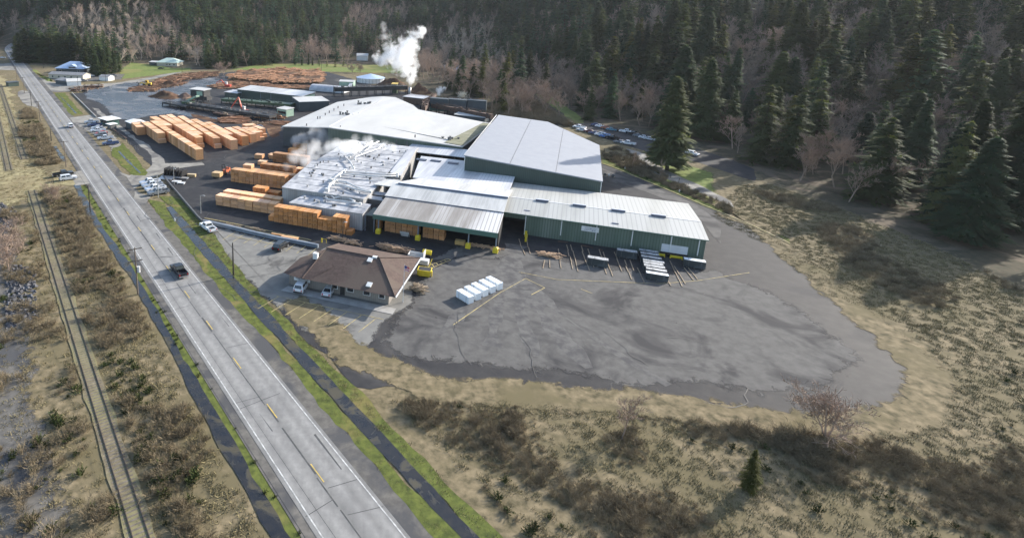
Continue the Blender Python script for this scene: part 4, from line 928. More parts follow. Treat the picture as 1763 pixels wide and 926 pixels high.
# brown row and its neighbours in front of the wide kiln
row_uv('brown-orange lumber pack in the long tall row left of the wide kiln', -92.6, -74.4, 143.2, 14, 4, .98, TAN, 2.6)
def row_px(label, a, b_, ht, layers, col, n=None, depth=2.5):
    """row whose top front edge runs between two photo pixels, seen at height ht"""
    u0, v0 = uv(*a, ht); u1, v1 = uv(*b_, ht); n = n or max(1, round((u1-u0)/1.3))
    row_uv(label, u0, u1, (v0+v1)/2, n, layers, ht/layers, col, depth)
zq = lambda x, y: (x/2.938, y/2.938 + 250)
row_px('orange pack in the short stepped pile between the brown row and the pale rows', zq(1278,212), zq(1340,222), 2.4, 2, ORANGE, 3)
row_px('orange pack lying low at the right of the short stepped pile', zq(1342,235), zq(1408,243), 1.2, 1, ORANGE, 3)
row_px('lumber pack in the low pale-topped row behind the long brown row', zq(1258,125), zq(1500,158), 2.2, 2, TAN, 12)
row_px('red-brown pack in the short row with drifting steam at its right end', zq(1312,95), zq(1485,115), 2.9, 3, RUSTY, 9)
row_px('pale pack half hidden in steam right of the red-brown row', zq(1490,118), zq(1545,125), 1.8, 2, PALE, 3)
row_px('red-brown pack in the topmost tall row beside the kilns', zq(1372,42), zq(1560,58), 3.2, 3, RUSTY, 10)
row_px('orange pack in the small pile nearest the sawmill wall', zq(1455,18), zq(1540,28), 2.2, 2, ORANGE, 4)
row_px('orange pack beyond the small pile nearest the sawmill wall', zq(1480,-8), zq(1540,0), 2.0, 2, TAN, 3)
row_px('pale pack at the left end of the topmost row', zq(1355,45), zq(1372,48), 1.2, 1, PALE, 1)
for x, y, n, h, lab in ((1313,72-5,1,1.5,'single pale pack on the wet yard, upper left of a scattered trio'),(1330,98,1,1.3,'small pale pack on the wet yard just below its trio'),(1386,68,1,1.4,'pale pack on the wet yard right of the scattered trio'),(1196,152,1,1.7,'pale pack standing alone behind the forklift'),(1258,142,2,1.45,'pale pack in the tall lone pile on the wet yard'),(1282,142,1,1.3,'low pack leaning against the tall lone pile')):
    p = G(*zq(x, y)); 
    for k in range(n): pack((p.x,p.y,.02+k*h), AU+.12, 2.9 if x != 1282 else 1.5, 2.4, h, PALE, lab, 'scattered packs on the wet yard')
# packs kept under the open shed
row_uv('brown pack stacked under the open shed left of its first column', -41.6, -39.2, 124.2, 2, 3, .98, TAN, 2.5)
row_uv('brown pack stacked under the open shed between its first two columns', -38.2, -29.9, 124.4, 6, 3, .98, TAN, 2.5)
row_uv('brown pack stacked under the open shed right of its second column', -28.9, -23.8, 124.4, 4, 3, 1.0, TAN, 2.5)
row_uv('low golden pack by the third column of the open shed', -21.2, -18.9, 123.3, 1, 1, 1.0, (.5,.33,.12,1), 1.3)
# --- big rows in the upper yard: one stack per column
def row_road(label, far, nr, zt, w_, shift=0, per=1.95, low=False):
    a = G(*far, zt); c = G(*nr, zt); a.z = c.z = 0; d = (a-c); L = d.length; d.normalize(); lat = Vector((-d.y, d.x, 0))*-1
    n = max(1, round(L/per)); rz = math.atan2(d.y, d.x); per = L/n
    for i in range(n):
        p = c + d*per*(i+.5) + lat*(w_/2)
        hh = zt - rl.choice((0,0,0,.06))
        o = bpy.data.objects.new('lumber_stack', pack_mesh(per-.03, w_, hh)); COL.objects.link(o); o.location = p; o.rotation_euler = (0,0,rz)
        k = rl.uniform(.8,1.12); cc = PALE if rl.random() < .75 else TAN; h_ = rl.uniform(-.05,.1); o.color = (cc[0]*k, cc[1]*k*(1+h_*.5), cc[2]*k*(1+h_*2), 1)
        tag(o, label, 'lumber stack', 'pale lumber stacks in the upper yard rows')
    if low:
        p = c - d*.7 + lat*(w_/2); pack((p.x,p.y,.02), rz, 1.2, w_, zt*.42, PALE, label.replace('stack', 'low pack').replace('in the', 'at the near foot of the'), 'low packs at the feet of the upper yard rows')
zt = 3.75
A2 = lambda x, y: (240 + x/7.346, 126 + y/7.346)
row_road('pale stack in the short leftmost row by the tarpaulin shelter', (226,211), (235.5,219.5), 3.4, 3.3)
row_road('pale stack in the second row from the left', (242.7,210.4), (270.6,230), zt, 3.0, low=True)
row_road('pale stack in the longest row, foremost of the upper yard', (257.7,208.4), (336.7,258), zt, 2.7)
row_road('pale stack in the row hidden behind the longest one', (257.2,201.3), (284,216.5), zt, 3.0)
row_road('pale stack in the fourth row, just behind the longest one', (273.4,198.8), (337.3,237.6), zt, 2.7, low=True)
row_road('pale stack in the fifth row of the upper yard', (285.6,197.5), (338.5,231.5), zt, 2.6)
row_road('pale stack in the sixth row of the upper yard', (305.3,200.2), (367.3,238.3), zt, 2.7, low=True)
row_road('pale stack in the seventh row, its near end jutting forward', (327.8,205.6), (397.2,241.7), zt, 2.7)
row_road('pale stack in the eighth row, seen past the jutting one', (351.6,210.4), (390.5,231.5), zt, 2.6)
row_road('pale stack in the first of the short right-hand rows', (385.7,220), (416.3,235), zt, 2.8)
row_road('pale stack in the second of the short right-hand rows', (398.6,218.6), (430.5,231.5), zt-.3, 2.8)
row_road('pale stack in the third of the short right-hand rows', (415.6,220), (437.5,229), zt-.2, 2.6)
row_road('pale stack in the fourth of the short right-hand rows', (425,219.5), (443,227.8), zt-.4, 2.6, low=True)
row_road('pale stack in the last short row at the far right', (434,217), (447.5,222.5), zt-.3, 2.6, low=True)
row_road('low pale stack behind the short right-hand rows', (416,214), (423,217), 2.4, 5)
M['wrap_grey'] = mat('grey_wrap', (.42,.43,.44), (.12,.125,.13), 1.1, .6, stops=(.42,.62), detail=8)
# white and dark wrapped packs
def wrap_packs(label, pts, l, w_, h, rz, dark, layers=1, group='wrapped packs'):
    for i, (x, y) in enumerate(pts):
        p = G(x, y)
        if dark and len(pts) > 4: p = p + UX*rl.uniform(-.25,.25) + VX*rl.uniform(-.1,.1); l = 3.9*rl.uniform(.92,1.03); h = 1.6*rl.uniform(.9,1.06)
        t = thing('wrapped_pack', label if isinstance(label, str) else label[i], 'wrapped pack', (p.x,p.y,0), rz + rl.uniform(-.03,.03), group)
        b = MB(); b.box(-l/2,l/2,-w_/2,w_/2,.15,h,1 if dark else 0,0); b.build('wrapping', [M['wrap_white'] if (not dark or i == len(pts)-1) else M['wrap_grey'], M['wrap_dark']], t)
        b = MB()
        for xx in (-l*.35,0,l*.35): b.box(xx-.07,xx+.07,-w_/2,w_/2,0,.14)
        b.build('bearer', M['bunk'], t)
        for xx in (-l*.28, l*.3):
            b = MB(); b.box(xx-.03,xx+.03,-w_/2-.008,w_/2+.008,.15,h+.008); b.build('strap', M['machine_grey'], t)
rzw = AU + R(12)
wl = ['white wrapped pack nearest the yellow lines, first of the white row','second white wrapped pack in the row near the picture foot','third white wrapped pack in the row near the picture foot','fourth white wrapped pack in the row near the picture foot','fifth white wrapped pack, small and cut off in the row']
wrap_packs(wl, [(850,494),(838,499.5),(825,505),(813,511),(800,517)], 3.3, 1.3, 1.5, math.atan2(*( (G(862,501)-G(840,489)).yx )), False, group='white wrapped packs near the foot of the view')
pts = [(1114,443.5),(1117,449),(1119,454.5),(1121.5,460),(1124,465.5),(1126,471),(1128.5,476.5),(1131,482.5)]
wrap_packs(['dark-sided wrapped pack nearest the green wall in the long pack row'] + ['dark-sided wrapped pack number %s from the green wall in the long pack row' % s for s in ('two','three','four','five','six','seven')] + ['dark-sided wrapped pack with the clean white top at the near end of the row'], pts, 3.9, 1.15, 1.6, AU, True, group='dark-sided wrapped packs in the row')
wrap_packs(['dark wrapped pack with pale top standing alone on the yard timbers','dark wrapped pack in the shadow of the green wall','dark wrapped pack half out of view by the roller door'], [(1028,457),(1078,443.5),(1194,460)], 4.0, 1.4, 1.7, AU, True, group='lone dark wrapped packs')
# --- yard timbers in front of the green warehouse
def timber(a, b_, lab, r=.075, grp='timbers laid out along the green warehouse', m='bunk', name='yard_timber'):
    a = G(*a) if len(a) == 2 else Vector(a); b_ = G(*b_) if len(b_) == 2 else Vector(b_); m_ = (a+b_)/2; d = b_-a
    b = MB(); n = max(1,int(d.length/3)); L = d.length
    for i in range(n):
        x0 = -L/2 + L*i/n; off = rl.uniform(-.12,.12); b.obox((x0+L/n/2, off, r+.03), L/n*.97, r*2, r*2, rl.uniform(-.03,.03))
    o = b.build(name, M[m]); o.location = (m_.x,m_.y,0); o.rotation_euler = (0,0,math.atan2(d.y,d.x)); tag(o, lab, 'timber', grp)
q5 = lambda x, y: (960 + x/7.346, 380 + y/7.346)
for (a, b_) in (((0,360),(50,610)),((115,310),(195,620)),((170,310),(265,650)),((290,320),(405,640)),((375,360),(460,600)),((530,370),(610,680)),((580,400),(690,710)),((710,400),(820,650)),((840,500),(930,750)),((905,500),(960,640)),((1000,600),(1105,780)),((1240,480),(1440,830)),((1320,650),(1390,800)),((1410,510),(1570,840)),((1480,580),(1620,810)),((1600,600),(1720,760)),((1650,600),(1763,750))):
    timber(q5(*a), q5(*b_), 'long weathered timber lying on the yard before the green warehouse')
for (a, b_) in (((893,412),(903,440)),((905,405),(912,438)),((938,448),(934,463)),((945,448),(946,462))):
    timber(a, b_, 'weathered timber lying near the dark loading bay', grp='timbers by the loading bay')
for (a, b_) in (((960,416),(978,418)),((1000,423),(1022,427)),((1031,430),(1037,432))):
    timber(a, b_, 'short reddish board lying at the foot of the green wall', .1, 'boards at the green wall', 'rust')
def scrap_pile(lab, x, y, wd, dp, n, h=1.0, m='bunk', spread=.5, rz=AU):
    p = G(x, y); o = MB(); rr = random.Random(int(x*7+y))
    for _ in range(n):
        o.obox((rr.gauss(0,wd*.28), rr.gauss(0,dp*.28), rr.uniform(.05,h)), rr.uniform(.6,1.8), .12, .1, rr.gauss(0,spread), 0, rr.uniform(-.15,.15), rr.uniform(-.15,.15))
    b = o.build('scrap_pile', M[m]); b.location = (p.x,p.y,.05); b.rotation_euler = (0,0,rz); tag(b, lab, 'scrap pile', 'piles of scrap wood')
M['pale_wood'] = mat('pale_scrap_wood', (.55,.38,.25), (.36,.23,.14), 2.2, .9, rnd=.15)
scrap_pile('heap of pale wood blocks on the dark ground left of the loading timbers', 944, 442, 4, 1.3, 90, .9, 'pale_wood')
scrap_pile('loose pile of pale offcuts behind the left part of the office roof', 584, 414, 3, 1.2, 70, .8, 'pale_wood')
scrap_pile('second pile of pale offcuts behind the office roof', 606, 420, 3, 1.2, 70, .9, 'pale_wood')
scrap_pile('larger jumble of pink-brown offcuts behind the office ridge', 669, 430, 4, 1.6, 110, 1.2, 'pale_wood')
scrap_pile('smaller jumble of pink-brown offcuts right of its neighbour', 688, 434, 3.6, 1.6, 110, 1.2, 'pale_wood')
scrap_pile('strip of splintered wood between the yellow column guards of the open shed', 832, 426, 7, 1.2, 110, .4, 'pale_wood')
scrap_pile('stacked dunnage at the right end of the office', 721, 500, 2.4, 2.4, 80, 1.0, 'bunk')
for i,(x,y,lab) in enumerate(((399,392,'left wooden rack of stickers along the barrier'),(436,397,'right wooden rack of stickers along the barrier'))): scrap_pile(lab, x, y, 3.4, .9, 40, .8, 'bunk', .1, AU-.02)
p = G(499,411); pack((p.x,p.y,0), AU, 4.2, 1.1, .45, PALE, 'thin pale pack lying beside the barrier', None)
p = G(478,405); pack((p.x,p.y,0), AU, 3.2, .8, .35, TAN, 'short brown bundle lying on the barrier strip', None)
# barrier along the car park, timber edge and concrete wall by the ditch
bp = [(350,384.5),(361,386),(400,395),(440,404.5),(480,413.5),(520,421),(548,427)]
a0 = G(*bp[0]); t = thing('concrete_barrier', 'long blue-grey low concrete barrier along the top of the car park', 'barrier', (a0.x,a0.y,0)); b = MB()
pr = [G(*q) for q in bp]
for a, c in zip(pr, pr[1:]):
    d = c-a; m_ = (a+c)/2 - a0; b.obox((m_.x,m_.y,.42), d.length-.04, .6, .84, math.atan2(d.y,d.x))
b.build('wall', M['barrier'], t)
b = MB()
for k in range(2):
    q = [(345,379),(370,383),(420,393),(480,406),(530,416)] if k else [(352,376),(380,381),(430,391),(490,404),(536,414)]
    for a, c in zip(q, q[1:]): line(b, G(*a), G(*c), .25, .112)
struct('faded_kerb_line', b, M['faded_yellow'])
def barrier_run(lab, pts, m, h, wd, name='retaining_wall', cat='wall'):
    pr = [G(*q) for q in pts]; a0 = pr[0]; b = MB()
    for a, c in zip(pr, pr[1:]):
        d = c-a; m_ = (a+c)/2-a0; b.obox((m_.x,m_.y,h/2), d.length+.1, wd, h, math.atan2(d.y,d.x))
    o = b.build(name, M[m]); o.location = (a0.x,a0.y,0); tag(o, lab, cat)
barrier_run('low dark retaining wall between the ditch and the lower yard', [(281,305),(296,323),(318,349),(340,375),(348,383)], 'machine_grey', .7, .35)
barrier_run('low grey fence wall along the entrance lane', [(124,161),(146,183),(166,203)], 'concrete', .6, .3)
barrier_run('low dark red kerb wall beside the gatehouse lane', [(193,222),(206,232),(218,240)], 'rust', .5, .4)
def post_fence(lab, pts, step, h, m='dark_pole'):
    pr = [G(*q) for q in pts]; a0 = pr[0]; t = thing('wire_fence', lab, 'fence', (a0.x,a0.y,0)); pb = MB(); wb = MB()
    for a, c in zip(pr, pr[1:]):
        d = c-a; n = max(1,int(d.length/step))
        for i in range(n): p = a + d*i/n - a0; pb.box(p.x-.05,p.x+.05,p.y-.05,p.y+.05,0,h)
        for z in (.4,.8,1.2): wb.tube([a-a0+Vector((0,0,z)), c-a0+Vector((0,0,z))], .012, 3)
    pb.build('posts', M[m], t)['kind'] = 'stuff'; wb.build('wire', M['galv'], t)
post_fence('thin wire fence along the ditch bank beside the gatehouse', [(168,205),(205,236),(240,262)], 3, 1.6)
post_fence('thin wire fence on the brushy bank by the staff car park', [(1040,262),(1085,275),(1140,300),(1200,332)], 4, 1.5)
# yellow odds and ends
def simple(name, lab, cat, x, y, fn, rz=AU, group=None):
    p = G(x, y); t = thing(name, lab, cat, (p.x,p.y,0), rz, group); fn(t); return t
def f_dump(t):
    b = MB(); b.frustum([(-1.1,-.8,.2),(1.1,-.8,.2),(1.1,.8,.2),(-1.1,.8,.2)], [(-1.4,-1,1.5),(1.4,-1,1.5),(1.4,1,1.5),(-1.4,1,1.5)]); b.build('bin', M['yellow'], t)
    b = MB(); b.box(-1.2,1.2,-.85,.85,1.505,1.52); b.build('contents', M['blackplastic'], t)
    b = MB(); b.box(-1.5,-1.3,-.2,.2,0,1.2); b.box(1.3,1.5,-.2,.2,0,1.2); b.build('lifting_lug', M['yellow'], t)
simple('dumpster', 'yellow tipping dumpster at the right end of the office', 'dumpster', 731, 474.5, f_dump, AU+.1)
def f_tank(t):
    b = MB(); b.sm = False; b.cyl((0,0,1.1), .55, 1.9, 12, 0, 'X'); b.build('tank', M['yellow'], t)
    b = MB(); b.box(-.8,-.6,-.5,.5,0,.6); b.box(.6,.8,-.5,.5,0,.6); b.build('cradle', M['dark_metal'], t)
simple('fuel_tank', 'small bright yellow horizontal tank behind the office', 'tank', 735, 442.5, f_tank)
def f_trl(t):
    b = MB(); b.box(-1.7,1.7,-1,1,.5,.62); b.box(-1.7,1.7,-1,-.92,.62,1.3); b.box(-1.7,1.7,.92,1,.62,1.3); b.box(-1.7,-1.62,-.92,.92,.62,1.3); b.box(1.62,1.7,-1,1,.62,2.3); b.build('box_body', M['duct'], t)
    b = MB(); b.box(-1.6,1.6,-.9,.9,.63,.66); b.build('bed', M['galv'], t)
    for s in (-1,1):
        o = MB(); o.cyl((0,s*1.05,.38), .38, .2, 12, 0, 'Y'); o.build('wheel', M['tyre'], t)
simple('utility_trailer', 'white-sided utility trailer with grey bed beside the yellow tank', 'trailer', 717, 446.5, f_trl)
def f_box(t):
    b = MB(); b.box(-1.0,1.0,-.7,.7,.25,1.2); b.build('body', M['duct'], t); b = MB(); b.box(-1.02,1.02,-.72,.72,0,.24); b.build('base', M['dark_metal'], t)
    b = MB(); b.tube([(1.3,-.7,.1),(1.5,.9,1.2)], .06, 6); b.build('drawbar', M['yellow'], t)
simple('generator_box', 'low white machine box with a yellow drawbar at the office corner', 'generator', 729.5, 455.5, f_box)
def f_sign(t):
    b = MB(); b.obox((0,0,.8), 2.2, .1, 1.5, 0, 0, .5); b.build('board', M['duct'], t)
    b = MB(); b.box(-1.0,-.9,-.1,.6,0,1.2); b.box(.9,1.0,-.1,.6,0,1.2); b.build('stand', M['dark_metal'], t)
simple('white_board', 'white tilted panel on a stand in front of the open shed packs', 'board', 696.5, 408.5, f_sign)
def f_bol(t):
    b = MB(); b.cyl((0,0,.5), .16, 1.0, 8); b.build('post', M['yellow'], t); b = MB(); b.tube([(0,0,.9),(1.1,0,.95),(1.1,0,0)], .05, 6); b.build('rail', M['yellow'], t)
simple('guard_post', 'yellow guard post at the left rear corner of the office', 'guard post', 554, 417.5, f_bol)
def f_hyd(t):
    b = MB(); b.cyl((0,0,.35), .14, .7, 8); b.cyl((0,0,.75), .1, .12, 8); b.obox((0,0,.45), .5, .12, .12); b.build('body', M['duct'], t)
for x, y, lab in ((1075.8,291.5,'white hydrant-like post on the brushy bank, left one'),(1169.5,331,'white post on the kerb grass by the back lane'),(301,381,'small white post standing in the ditch')): simple('white_post', lab, 'post', x, y, f_hyd)
def f_gear(t):
    rr = random.Random(4)
    for k in range(4):
        b = MB(); x = k*1.15-1.8; b.cyl((x,rr.uniform(-.4,.4),.55), .5, .35, 10, 0, rr.choice('XY')); b.build('drum', M['machine_grey'] if k % 2 else M['duct'], t)
    b = MB(); b.box(-2.4,2.4,-.5,.5,0,.18); b.build('pallet', M['bunk'], t)
simple('cable_drums', 'cluster of grey drums on pallets in the shade of the big dark hall', 'drums', 1045, 304, f_gear)
def f_tip(t):        # low flat decks and black stacked frames beside the entrance
    for k in range(7):
        b = MB(); x = -3.4+k*1.1; b.obox((x,0,1.25), .28, 2.6, 2.5, 0, 0, 0, .18); b.build('panel', M['blackplastic'], t)
    b = MB(); b.box(-4.2,4.2,-1.1,1.1,0,.2); b.build('base', M['dark_metal'], t)
simple('steel_form_rack', 'row of black leaning steel panels by the yard entrance', 'rack', 303, 303.5, f_tip, AU-.05)
for x, y, l_, w_, lab, mm in ((287,308,4.4,3.0,'pale flat deck beside the black panels','galv'),(313,308,4.2,1.3,'narrow pale deck right of the black panels','galv'),(304,314,2.6,1.3,'small tilted white sheet on the wet asphalt','duct'),(312,316.5,2.2,1.2,'smaller white sheet nearest the light pole','duct')):
    p = G(x, y); b = MB(); b.obox((0,0,.35), l_, w_, .12, 0, 0, .06); b.obox((-l_*.4,0,.15),.2,w_*.9,.3); b.obox((l_*.4,0,.15),.2,w_*.9,.3); o = b.build('flat_deck', M[mm]); o.location = (p.x,p.y,0); o.rotation_euler = (0,0,AU+.25); tag(o, lab, 'deck')
p = G(330,304.5); pack((p.x,p.y,0), AU+.3, 2.6, 1.3, .9, (.5,.36,.2,1), 'small tan bundle at the end of the narrow pale deck', None)
# ------------------------------------------------------------------ logs
rg = random.Random(21)
def log_mesh(L, r, seed):
    rr = random.Random(seed); b = MB(); n = 7
    pts = [Vector((-L/2+L*i/3, rr.uniform(-.08,.08), rr.uniform(-.05,.05))) for i in range(4)]
    b.tube(pts, [r, r*.93, r*.86, r*.78], n, 0)
    b.m[-1] = 1; b.m[-2] = 1
    return b.mesh('log', [M['log'], M['log_end']])
LOGS = [log_mesh(5.2,.24,1), log_mesh(5.0,.2,2), log_mesh(6.0,.27,3), log_mesh(4.6,.18,4)]
def log_pile(lab, x, y, n, wd, dp, h, rz, L=1.0, grp='logs in the log yard'):
    p = G(x, y)
    for i in range(n):
        o = bpy.data.objects.new('log', rg.choice(LOGS)); COL.objects.link(o)
        a = rg.uniform(-1,1); c = rg.uniform(-1,1); hh = h*(1-abs(c)**1.5)*(1-.5*abs(a)**2)
        dx, dy = a*wd/2, c*dp/2
        o.location = p + Vector((dx*math.cos(rz)-dy*math.sin(rz), dx*math.sin(rz)+dy*math.cos(rz), .25 + hh*rg.uniform(.35,1)))
        o.rotation_euler = (0, rg.gauss(0,.06), rz + rg.gauss(0,.12)); o.scale = (L*rg.uniform(.85,1.1),1.15,1.15); tag(o, lab, 'log', grp)
log_pile('log in the loose pile under the red loader boom', 404, 209, 110, 9, 11, 1.9, AU+.62, 1.15, 'logs in the loose pile under the red loader')
log_pile('log in the low deck right of the red loader', 452, 199, 60, 12, 6, 1.2, AU+.1, 1.2, 'logs in the deck beside the red loader')
log_pile('log in the pile by the yellow wheel loader', 247, 156, 60, 13, 7, 1.5, AU+.35, 1.2, 'logs by the yellow wheel loader')
log_pile('log beside the sawmill corner', 484, 214, 26, 6, 7, 1.3, AU+.6, .9, 'logs beside the sawmill corner')
log_pile('log in the brown deck between the pale green hut and the red loader', 466, 203, 40, 9, 5, 1.3, AU+.15, 1.2, 'logs in the deck by the pale green hut')
scrap_pile('reddish bark and slab litter below the debarker tower', 352, 182, 9, 4, 120, 1.0, 'rust', 1.5)
scrap_pile('pale slabs and broken wood beside the pale chute', 328, 172, 7, 4, 120, 1.2, 'pale_wood', 1.5)
scrap_pile('scattered slabs on the mud right of the loose log pile', 440, 212, 10, 4, 80, .5, 'bunk', 1.5)
def deck_stuff():
    b = MB(); rr = random.Random(8); cache = []
    def log(p, rz, L, r):
        d = Vector((math.cos(rz), math.sin(rz), rr.gauss(0,.03)))*L/2; k = len(b.f); b.tube([p-d, p+d], [r, r*.8], 5, 0); b.m[-1] = 1; b.m[-2] = 1
    def field(poly, n, h, rz, L=5.5, r=.3, jit=.2):
        P = [G(*q) for q in poly]; xs = [p.x for p in P]; ys = [p.y for p in P]
        def inside(x, y):
            c = False; j = len(P)-1
            for i in range(len(P)):
                if (P[i].y > y) != (P[j].y > y) and x < (P[j].x-P[i].x)*(y-P[i].y)/(P[j].y-P[i].y)+P[i].x: c = not c
                j = i
            return c
        k = 0
        while k < n:
            x = rr.uniform(min(xs),max(xs)); y = rr.uniform(min(ys),max(ys))
            if not inside(x, y): continue
            hh = h*(.55+.45*noise.noise(Vector((x*.06,y*.06,1)))+.25*noise.noise(Vector((x*.2,y*.2,4)))); log(Vector((x,y,max(.3,hh*rr.uniform(.55,1.05)))), rz+rr.gauss(0,jit), L*rr.uniform(.7,1.15), r*rr.uniform(.7,1.3)); k += 1
    field([(392,134),(420,127),(470,124),(548,125),(558,133),(553,146),(470,146),(400,141)], 2300, 4.6, AU+1.3, 6)
    field([(360,150),(400,140),(470,147),(540,150),(535,155),(430,152),(380,154)], 420, 1.6, AU+.9, 5)
    field([(268,140),(300,131),(345,126),(375,126),(372,132),(330,138),(290,145),(262,147)], 620, 1.9, AU+.5, 5, .26, .5)
    field([(230,152),(262,147),(320,141),(316,146),(250,158),(224,159)], 160, 1.0, AU+.4, 5, .24, .4)
    field([(120,153),(176,147),(178,151),(124,160)], 60, 1.2, AU-.2, 5, .26, .3)
    o = b.build('log_decks', [M['log'], M['log_end']]); tag(o, 'broad decks of stacked brown logs across the far side of the log yard', 'logs', None, 'stuff')
    b2 = MB(); P = [G(*q) for q in [(396,136),(420,129),(470,126),(546,127),(553,134),(549,144.5),(470,144.5),(402,140)]]; b2.prism([(p.x,p.y) for p in P], .02, 2.4, 0)
    P = [G(*q) for q in [(272,140),(300,133),(345,128),(370,128),(330,136),(290,142)]]; b2.prism([(p.x,p.y) for p in P], .02, .8, 0)
    o = b2.build('log_deck_core', M['bark']); tag(o, 'dark barky mass of logs inside the far decks', 'log deck', None, 'stuff')
deck_stuff()
def mound(lab, x, y, rx, ry, h, m='bark', rz=0, name='bark_pile', cat='bark pile'):
    p = G(x, y); b = MB(); b.sm = True; n, k = 26, 8; vs = [(0,0,h)]
    for j in range(1,k+1):
        for i in range(n):
            an = 2*math.pi*i/n; f = j/k; rr_ = f*(1+.22*noise.noise(Vector((math.cos(an)*1.3+x,math.sin(an)*1.3,2)))); 
            X, Y = rx*rr_*math.cos(an), ry*rr_*math.sin(an); zz = h*(math.cos(f*math.pi)*.5+.5)*(1+.5*noise.noise(Vector((X*.35,Y*.35,x)))) 
            vs.append((X,Y,max(-.02,zz) if j < k else -.03))
    fs = [(0,1+i,1+(i+1)%n) for i in range(n)] + [(1+(j-1)*n+i,1+j*n+i,1+j*n+(i+1)%n,1+(j-1)*n+(i+1)%n) for j in range(1,k) for i in range(n)]
    b.add(vs, fs); o = b.build(name, M[m]); o.location = (p.x,p.y,0); o.rotation_euler = (0,0,rz); tag(o, lab, cat)
mound('broad red-brown bark pile on the wet log yard', 285, 167, 12.5, 8, 3.2, 'bark', AU)
mound('dark bark pile on the lane behind the log yard', 293, 146.5, 8.5, 7, 2.6, 'dark_metal' if 0 else 'bark', AU+.2)
mound('pale bark heap just right of the broad one', 318, 168, 6.5, 5, 2.2, 'rust', AU)
mound('dark earth bank below the steam plume', 676, 152, 16, 9, 6, 'bark', AU, 'earth_bank', 'bank')
mound('small dark earth bank right of the stack', 722, 160, 9, 8, 5, 'bark', AU, 'earth_bank', 'bank')
mound('low brown bark bank along the lower log deck', 420, 193, 11, 4, 1.1, 'bark', AU)
# ------------------------------------------------------------------ vehicles
def wheels(t, xs, y, r, w_=.24):
    for x in xs:
        for s in (-1,1):
            o = MB(); o.cyl((x,s*y,r), r, w_, 14, 0, 'Y'); wh = o.build('wheel', M['tyre'], t)
            o = MB(); o.cyl((x,s*(y+w_/2+.005),r), r*.58, .02, 10, 0, 'Y'); o.build('rim', M['rim'], wh)
def cabin(t, prof_b, prof_t, zb, ztp, yb, yt, name='cabin'):
    """greenhouse with glass set just proud of its four sides: prof = (rear x, front x)"""
    B = [Vector((prof_b[0],-yb,zb)),Vector((prof_b[1],-yb,zb)),Vector((prof_b[1],yb,zb)),Vector((prof_b[0],yb,zb))]
    T = [Vector((prof_t[0],-yt,ztp)),Vector((prof_t[1],-yt,ztp)),Vector((prof_t[1],yt,ztp)),Vector((prof_t[0],yt,ztp))]
    b = MB(); b.frustum(B, T); c = b.build(name, M['paint'], t)
    for i in range(4):
        j = (i+1) % 4; p0,p1,p2,p3 = B[i],B[j],T[j],T[i]
        n = (p1-p0).cross(p3-p0).normalized()*.012
        def q(a, c_): return p0.lerp(p1,a).lerp(p3.lerp(p2,a),c_) + n
        b = MB()
        if i in (0,2):
            b.add([q(.08,.15),q(.47,.15),q(.47,.88),q(.12,.88)],[(0,1,2,3)]); b.add([q(.53,.15),q(.93,.15),q(.86,.88),q(.53,.88)],[(0,1,2,3)])
            b.build('side_window', M['glass'], c)
        else:
            b.add([q(.07,.1),q(.93,.1),q(.93,.92),q(.07,.92)],[(0,1,2,3)]); b.build('windshield' if i == 1 else 'rear_window', M['glass'], c)
    return c
def lights(t, xf, xr, y, zf, zr):
    for s in (-1,1):
        o = MB(); o.box(xf-.05,xf+.02,s*y-.17,s*y+.17,zf-.09,zf+.09); o.build('headlight', M['lamp_white'], t)
        o = MB(); o.box(xr-.02,xr+.05,s*y-.1,s*y+.1,zr-.17,zr+.17); o.build('tail_light', M['lamp_red'], t)
def pickup(name='pickup_truck'):
    t = thing(name, '', 'pickup truck', (0,0,-500))
    b = MB()
    b.ext([(-.75,.42),(2.1,.42),(2.84,.5),(2.88,.9),(2.6,1.08),(1.2,1.16),(-.75,1.12)], -.97, .97)
    b.box(-2.85,-.76,-.97,-.85,.45,1.12); b.box(-2.85,-.76,.85,.97,.45,1.12); b.box(-2.85,-2.77,-.85,.85,.5,1.12)
    b.build('body', M['paint'], t)
    o = MB(); o.box(-2.76,-.77,-.84,.84,.55,.68); o.build('bed', M['blackplastic'], t)
    o = MB(); o.box(-2.98,-2.86,-.9,.9,.42,.6); o.box(2.89,2.98,-.9,.9,.42,.62); o.build('bumper', M['rim'], t)
    cabin(t, (-.74,1.45), (-.55,.72), 1.13, 1.82, .93, .74)
    wheels(t, (-1.8,1.85), .86, .4); lights(t, 2.86, -2.86, .78, .86, .86); return t
def suv(name='suv'):
    t = thing(name, '', 'car', (0,0,-500)); b = MB()
    b.ext([(-2.35,.4),(2.0,.4),(2.35,.5),(2.38,.85),(2.1,1.0),(1.05,1.08),(-2.36,1.06)], -.93, .93); b.build('body', M['paint'], t)
    o = MB(); o.box(-2.46,-2.37,-.85,.85,.4,.62); o.box(2.39,2.46,-.85,.85,.4,.6); o.build('bumper', M['blackplastic'], t)
    cabin(t, (-2.3,1.2), (-2.0,.5), 1.07, 1.76, .9, .72)
    wheels(t, (-1.45,1.45), .83, .36); lights(t, 2.37, -2.37, .7, .78, .85); return t
